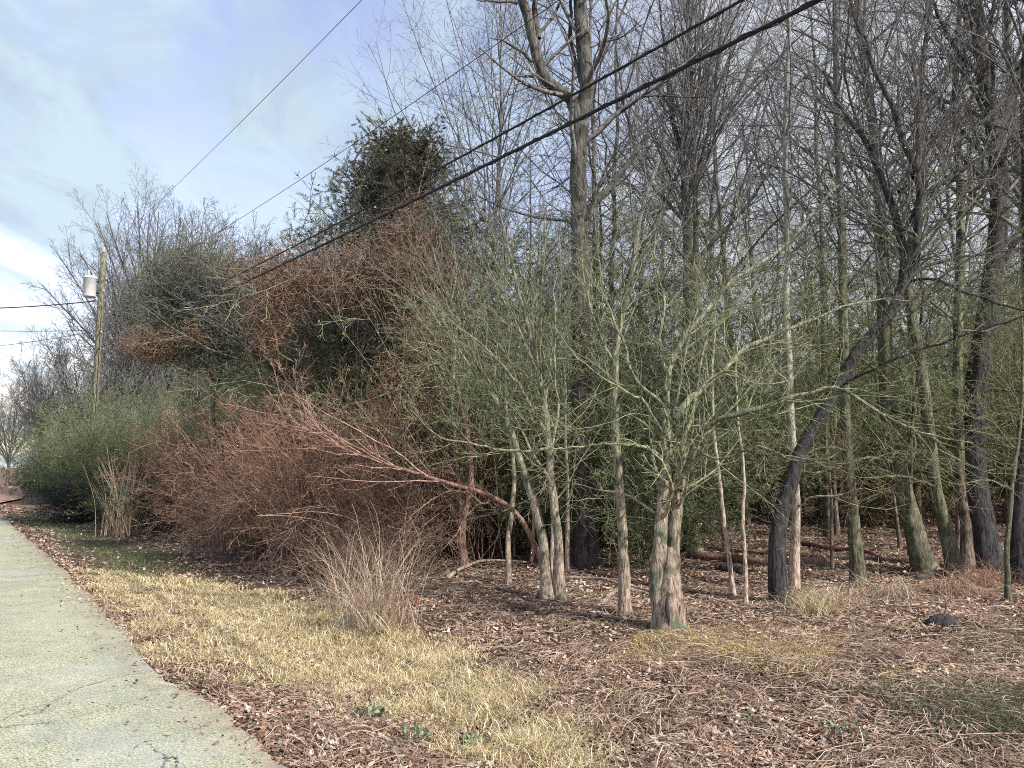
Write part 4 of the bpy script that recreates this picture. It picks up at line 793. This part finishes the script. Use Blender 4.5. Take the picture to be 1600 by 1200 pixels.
tuft('grass_tuft', 'straw coloured drooping tuft in front of the mossy trees, left one', 1392, 935, .6, 520, TC, .18, .7, .004, .5, 607)
tuft('grass_tuft', 'brown drooping tuft at the foot of the sunlit green trunk', 1492, 930, .72, 520, [(.52, .38, .28), (.62, .48, .36), (.36, .23, .16)], .12, .5, .004, .5, 608)
tuft('grass_tuft', 'brown tuft in front of the thick black trunk', 1540, 915, .65, 460, [(.38, .22, .16), (.46, .32, .24), (.26, .15, .11)], .16, .5, .003, .4, 609)
tuft('grass_tuft', 'small dry tuft in the hollow of the verge', 835, 1090, .22, 160, TC + TY, .10, .9, .0022, .4, 610)
def weed(kind, label, u, v, n, L, cols, seed, up=.5, cat='weed', stem=True):
    reseed(seed); p = G(u, v); root = empty(kind, p); tag(root, label, cat); k_ = n
    d = nrm(np.stack([rng.normal(size=k_), rng.normal(size=k_), np.abs(rng.normal(0, up, k_)) + .1], 1)); rr = rng.uniform(.2, 1, (k_, 1)) * L * 2.2
    base = d * rr * np.array([1, 1, 1.0]); tip = base + nrm(d + rng.normal(0, .4, d.shape)) * L * rng.uniform(.6, 1.3, (k_, 1)); side = nrm(np.cross(tip - base, rng.normal(size=(k_, 3)) * .4 + [0, 0, 1]))
    V, F = ribbons(np.stack([base, (base + tip) / 2 + [0, 0, L * .1], tip], 1), np.array([[.08, 1, .08]]) * L * .3 * np.ones((k_, 1)), side)
    obj('leaves', mesh('leaves', V, F, M_LEAF, np.repeat(mixcol(k_, cols, None, .25), 6, 0), smooth=False), root)
    Pt = np.stack([np.zeros_like(base), base * .5 + [0, 0, .01], base], 1); V, F = tubes(Pt, np.full((k_, 3), .0016), 3); obj('stems', mesh('stems', V, F, MT['near']), root); return root
GW_ = [(.10, .16, .09), (.17, .23, .14), (.26, .32, .2), (.08, .11, .08)]
weed('green_weed', 'leafy dull green weed in the litter between road and grass', 575, 1122, 60, .05, GW_, 620)
weed('green_weed', 'green weed near the bottom, left of the pale green patch', 650, 1158, 50, .045, GW_, 621)
weed('green_weed', 'pale green low weed patch at the bottom middle', 738, 1165, 110, .035, [(.22, .32, .16), (.3, .4, .22), (.14, .2, .1)], 622, .25)
weed('green_weed', 'dark green weed poking through straw near the bottom right', 1318, 1150, 30, .05, GW_, 623)
weed('green_weed', 'small dark weed in the straw left of the bottom right weed', 1172, 1132, 22, .04, GW_, 624)
weed('green_weed', 'tiny bright green sprig in the leaf litter', 963, 1088, 24, .028, [(.16, .3, .1), (.22, .36, .14)], 625)
weed('green_weed', 'small green sprig beside the slender tree', 915, 932, 24, .04, [(.16, .28, .08), (.25, .34, .12)], 626)
weed('red_seedling', 'crimson leafed seedling at the foot of the tall pale grass', 648, 948, 40, .04, [(.35, .06, .07), (.45, .10, .09), (.4, .14, .08)], 627, .8, 'seedling')
weed('red_seedling', 'orange leafed seedling right of the crimson one', 676, 946, 26, .036, [(.5, .2, .09), (.55, .28, .12)], 628, .8, 'seedling')
weed('red_seedling', 'rust orange seedling in the grass at the hollow', 752, 1062, 30, .035, [(.5, .2, .1), (.42, .14, .08)], 629, .7, 'seedling')

# ------------------------------------------------------------------ logs and fallen branches
def log(label, px, r0, r1, mat, seed, lift=.0, kind='fallen_branch', twigs=0):
    reseed(seed); pts = np.array([G(u, v) for u, v in px]); q = spline(pts, 16, .01); q[:, 2] = height(q[:, 0], q[:, 1]) + np.linspace(r0, r1, 16) * .7 + lift * np.sin(np.linspace(0, math.pi, 16)); O = q[0].copy()
    root = empty(kind, O); tag(root, label, 'log' if kind == 'log' else 'branch'); V, F = tubes(q[None], np.linspace(r0, r1, 16)[None], 9, .08); e0 = np.arange(9)[::-1][None]; e1 = (np.arange(9) + 15 * 9)[None]
    B = Bag(); B.add(V, [F, e0, e1]); B.build('wood', MB[mat], root, O)
    if twigs: p1, r1_ = grow(q[None], np.linspace(r0, r1, 16)[None], twigs, .2, .95, .6, .3, 6, .02, .12, .5, .003); B = Bag(); B.add(*tubes(p1, r1_, 4)); B.build('stubs', MT['red'], root, O)
log('long reddish log lying behind the twin trunked tree', [(1075, 872), (1130, 876), (1200, 884), (1290, 880)], .09, .07, 'red', 640, kind='log')
log('blackened log end beside the long reddish log', [(1118, 893), (1162, 899)], .08, .07, 'dark', 641, kind='log')
log('pale fallen branch between the paired tree and the slender tree', [(880, 905), (930, 910), (968, 918), (1020, 926)], .025, .012, 'white', 642, .05, twigs=4)
log('crooked fallen branch left of the twin trunked tree', [(940, 945), (975, 925), (1020, 932)], .03, .015, 'pale', 643, .03, twigs=3)
log('pale stick lying right of the twin trunked tree', [(1092, 932), (1125, 940), (1158, 940)], .022, .014, 'white', 644)
log('reddish fallen limb crossing the wood floor behind the pale straight tree', [(1248, 850), (1290, 862), (1340, 866), (1390, 880)], .05, .03, 'red', 645, .05, twigs=5)
log('pale thin pole lying across the wood floor at the right', [(1330, 872), (1400, 876), (1440, 884)], .03, .02, 'white', 646)
log('dark brush pile log at the foot of the mossy trees', [(1432, 908), (1470, 902), (1510, 908)], .05, .04, 'dark', 647, .04, twigs=8)
log('stick leaning flat in the leaves left of the paired tree', [(700, 905), (760, 885), (830, 880)], .03, .015, 'white', 648, .08, twigs=4)
log('short broken stick by the yellow green grass tuft', [(1330, 942), (1362, 948), (1395, 946)], .014, .01, 'white', 649)
log('slim stick lying in the straw at the bottom right', [(1340, 1128), (1430, 1145), (1545, 1142)], .008, .004, 'white', 650, .02)
# black stump lump in the right foreground
reseed(660); p = G(1474, 976); root = empty('charred_stump', p); tag(root, 'small black charred stump lying in the leaves at the right', 'stump')
th = np.linspace(0, 2 * math.pi, 14, endpoint=False); V = []
for zz, rr in ((-.03, .13), (.02, .14), (.06, .11), (.09, .05)): V.append(np.stack([np.cos(th) * rr * 1.25 * (1 + rng.normal(0, .14, 14)), np.sin(th) * rr * (1 + rng.normal(0, .14, 14)), np.full(14, zz) + rng.normal(0, .012, 14)], 1))
idx = np.arange(56).reshape(4, 14); F = np.stack([idx[:-1], np.roll(idx[:-1], -1, 1), np.roll(idx[1:], -1, 1), idx[1:]], -1).reshape(-1, 4)
Bag().add(np.concatenate(V), [F, idx[3][None]]).build('wood', MB['dark'], root)
Bag().add(*tubes(spline([(.0, 0, .05), (.05, .02, .16), (.03, .0, .24)], 8)[None], np.linspace(.014, .004, 8)[None], 5)).build('splinter', MB['red'], root)

# ------------------------------------------------------------------ utility pole, transformer, cables
m_wood = bark('pole_wood', (.17, .15, .12), (.17, .165, .12), (.18, .175, .125), 1, 8, .9, .8)
m_grey = plain('transformer_paint', (.62, .62, .64), .45, 0, 6, .08); m_blk = plain('cable_rubber', (.018, .018, .02), .5); m_por = plain('porcelain', (.45, .42, .40), .3)
YP = 27.0; top = P(162, 397, YP); xp = top[0]; zb = float(height(xp, YP)); pole = empty('utility_pole', (xp, YP, zb)); tag(pole, 'weathered wooden utility pole carrying a grey transformer at the left', 'utility pole'); H = top[2] - zb
q = np.stack([np.zeros(12), np.zeros(12), np.linspace(-.1, H, 12)], 1); V, F = tubes(q[None], np.linspace(.135, .10, 12)[None], 14); B = Bag(); B.add(V, [F, (np.arange(14) + 11 * 14)[None]]); B.build('post', m_wood, pole)
def lathe(prof, k=18):
    th = np.linspace(0, 2 * math.pi, k, endpoint=False); V = np.concatenate([np.stack([np.cos(th) * r, np.sin(th) * r, np.full(k, z)], 1) for r, z in prof]); n = len(prof); idx = np.arange(n * k).reshape(n, k)
    return V, [np.stack([idx[:-1], np.roll(idx[:-1], -1, 1), np.roll(idx[1:], -1, 1), idx[1:]], -1).reshape(-1, 4), idx[0][::-1][None], idx[-1][None]]
V, F = lathe([(.02, 0), (.035, .05), (.07, .07), (.04, .1), (.07, .13), (.035, .17), (.05, .2), (.02, .25)]); Bag().add(V + [0, 0, H], F).build('insulator', m_por, pole)
zt = P(150, 450, YP)[2] - zb
V, F = lathe([(.02, -.38), (.20, -.36), (.22, -.33), (.22, .30), (.24, .31), (.24, .34), (.18, .40), (.05, .43)], 24)
tr_ = Bag().add(V + [-.36, -.12, zt], F).build('transformer', m_grey, pole)
def box(c_, s_):
    c_ = np.array(c_); s_ = np.array(s_) / 2; V = np.array([[x, y, z] for x in (-1, 1) for y in (-1, 1) for z in (-1, 1)]) * s_ + c_
    return V, np.array([[0, 1, 3, 2], [4, 6, 7, 5], [0, 4, 5, 1], [2, 3, 7, 6], [0, 2, 6, 4], [1, 5, 7, 3]])
B = Bag(); B.add(*box((-.13, -.06, zt + .22), (.2, .06, .07))); B.add(*box((-.13, -.06, zt - .2), (.2, .06, .07))); B.build('bracket', m_blk, pole, smooth=False)
V, F = lathe([(.03, 0), (.05, .04), (.03, .08), (.05, .12), (.03, .16), (.015, .22)], 12); B = Bag()
for k_ in range(7): B.add(*box((-.02 + .02 * (k_ % 2), -.13, 2.2 + k_ * .42), (.05, .03, .02)))
B.add(*tubes(spline([(.09, -.09, -.05), (.085, -.085, H * .5), (.07, -.07, H * .8)], 10)[None], np.full((1, 10), .012), 5)); B.build('ground_wire', m_blk, pole)
Bag().add(*box((0, -.135, 2.0), (.10, .012, .14))).build('tag', m_grey, pole, smooth=False)
V2, F2 = lathe([(.02, 0), (.04, .02), (.045, .06), (.03, .09)], 10); B = Bag()
for zz in (455, 520, 545): B.add(V2 + [.10, -.04, P(162, zz, YP)[2] - zb - .04], F2)
B.build('cable_clamp', m_por, pole)
b_ = Bag().add(V + [-.42, -.14, zt + .42], F).build('bushing', m_por, pole)
B = Bag(); B.add(*tubes(spline([(-.42, -.14, zt + .62), (-.2, -.1, zt + .85), (-.1, -.04, H - .25), (0, 0, H + .2)], 12)[None], np.full((1, 12), .008), 4)); B.build('lead_wire', m_blk, pole)
def on_plane(u, v, off=0.0):
    """meet the vertical plane through the pole that runs with the road, shifted sideways by off"""
    d = ray(u, v); n0 = rn(xp, YP) + off; t = n0 / (RN[0] * d[0] + RN[1] * d[1]); return CAM + d * t
def cable(label, pz, pix, r, off=0.0, wrap=0.0, ext=1.35):
    a = np.array([xp, YP, pz]) + np.array([RN[0], RN[1], 0]) * off; A = [on_plane(u, v, off) for u, v in pix]
    sA = [0] + [-(rs(q[0], q[1]) - rs(a[0], a[1])) for q in A]; zA = [a[2]] + [q[2] for q in A]; co = np.polyfit(sA, zA, 2 if len(pix) > 1 else 1)
    L = 42.0; s_ = np.linspace(0, L, 70); z = np.polyval(co, s_); Pt = np.stack([a[0] - RD[0] * s_, a[1] - RD[1] * s_, z], 1)
    root = tag(empty('cable', Pt[0]), label, 'cable'); B = Bag(); B.add(*tubes(Pt[None], np.full((1, 70), r), 7)); B.build('wire', m_blk, root, Pt[0])
    if wrap:
        s2 = np.linspace(0, L, 1400); z2 = np.polyval(co, s2) ; Q = np.stack([a[0] - RD[0] * s2, a[1] - RD[1] * s2, z2 + .0], 1); ph = s2 * 14; Q += np.stack([np.cos(ph) * RN[0], np.cos(ph) * RN[1], np.sin(ph)], 1) * r * 1.25
        B = Bag(); B.add(*tubes(Q[None], np.full((1, 1400), r * .28), 4)); B.build('lashing', m_blk, root, Pt[0])
zpx = lambda v: P(162, v, YP)[2]
cable('thin high wire running up from the pole top towards the upper left sky', zpx(392), [(285, 280), (565, 0)], .0045)
cable('thin second wire crossing the fan tree below the highest one', zpx(455), [(470, 280), (800, 52)], .0042)
cable('upper of the two thick black cables slanting across the trees', zpx(520), [(700, 256), (1160, 0)], .0105, 0.0, .5)
cable('lower and thicker of the two black cables slanting across the trees', zpx(545), [(700, 287), (1280, 0)], .0155, .0, .6)
def span(label, p0, p1, sag, r):
    t = np.linspace(0, 1, 24); Pt = p0 + (p1 - p0) * t[:, None]; Pt[:, 2] -= 4 * sag * t * (1 - t); root = tag(empty('cable', Pt[0]), label, 'cable'); B = Bag(); B.add(*tubes(Pt[None], np.full((1, 24), r), 5)); B.build('wire', m_blk, root, Pt[0])
span('twisted service wire from the transformer off to the left', P(150, 470, YP), P(-160, 482, 24), .12, .02)
span('middle service wire from the pole to the left edge', P(160, 515, YP), P(-160, 510, 24), .1, .009)
span('lowest service wire dipping to the left edge', P(160, 515, YP), P(-160, 552, 24), .15, .009)
# second pole far down the road and a guy-wire marker
p = P(4, 668, 70); zb = float(height(p[0], 70)); o = empty('utility_pole', (p[0], 70, zb)); tag(o, 'distant pale utility pole at the left edge with small arm', 'utility pole'); H2 = p[2] - zb
B = Bag(); B.add(*tubes(np.stack([np.linspace(-.35, 0, 8), np.zeros(8), np.linspace(-.1, H2, 8)], 1)[None], np.linspace(.16, .12, 8)[None], 8)); B.build('post', plain('pale_wood', (.5, .48, .38), .8), o); B = Bag(); B.add(*box((0, 0, H2 - .3), (.9, .12, .12))); B.build('arm', m_wood, o, smooth=False)
g = G(36, 757); o = empty('guy_marker', g); tag(o, 'short slanted pale marker stake beside the clay turn-out', 'marker stake'); B = Bag(); B.add(*tubes(np.array([[0, 0, 0], [-.25, 0, .65], [-.5, 0, 1.4]])[None], np.full((1, 3), .045), 6)); B.build('stake', plain('marker_paint', (.5, .52, .38), .6), o)
B = Bag(); B.add(*tubes(np.array([[-.5, 0, 1.4], [-1.4, .2, 4.0], [-2.2, .4, 6.4]])[None], np.full((1, 3), .012), 4)); B.build('guy_wire', m_blk, o)
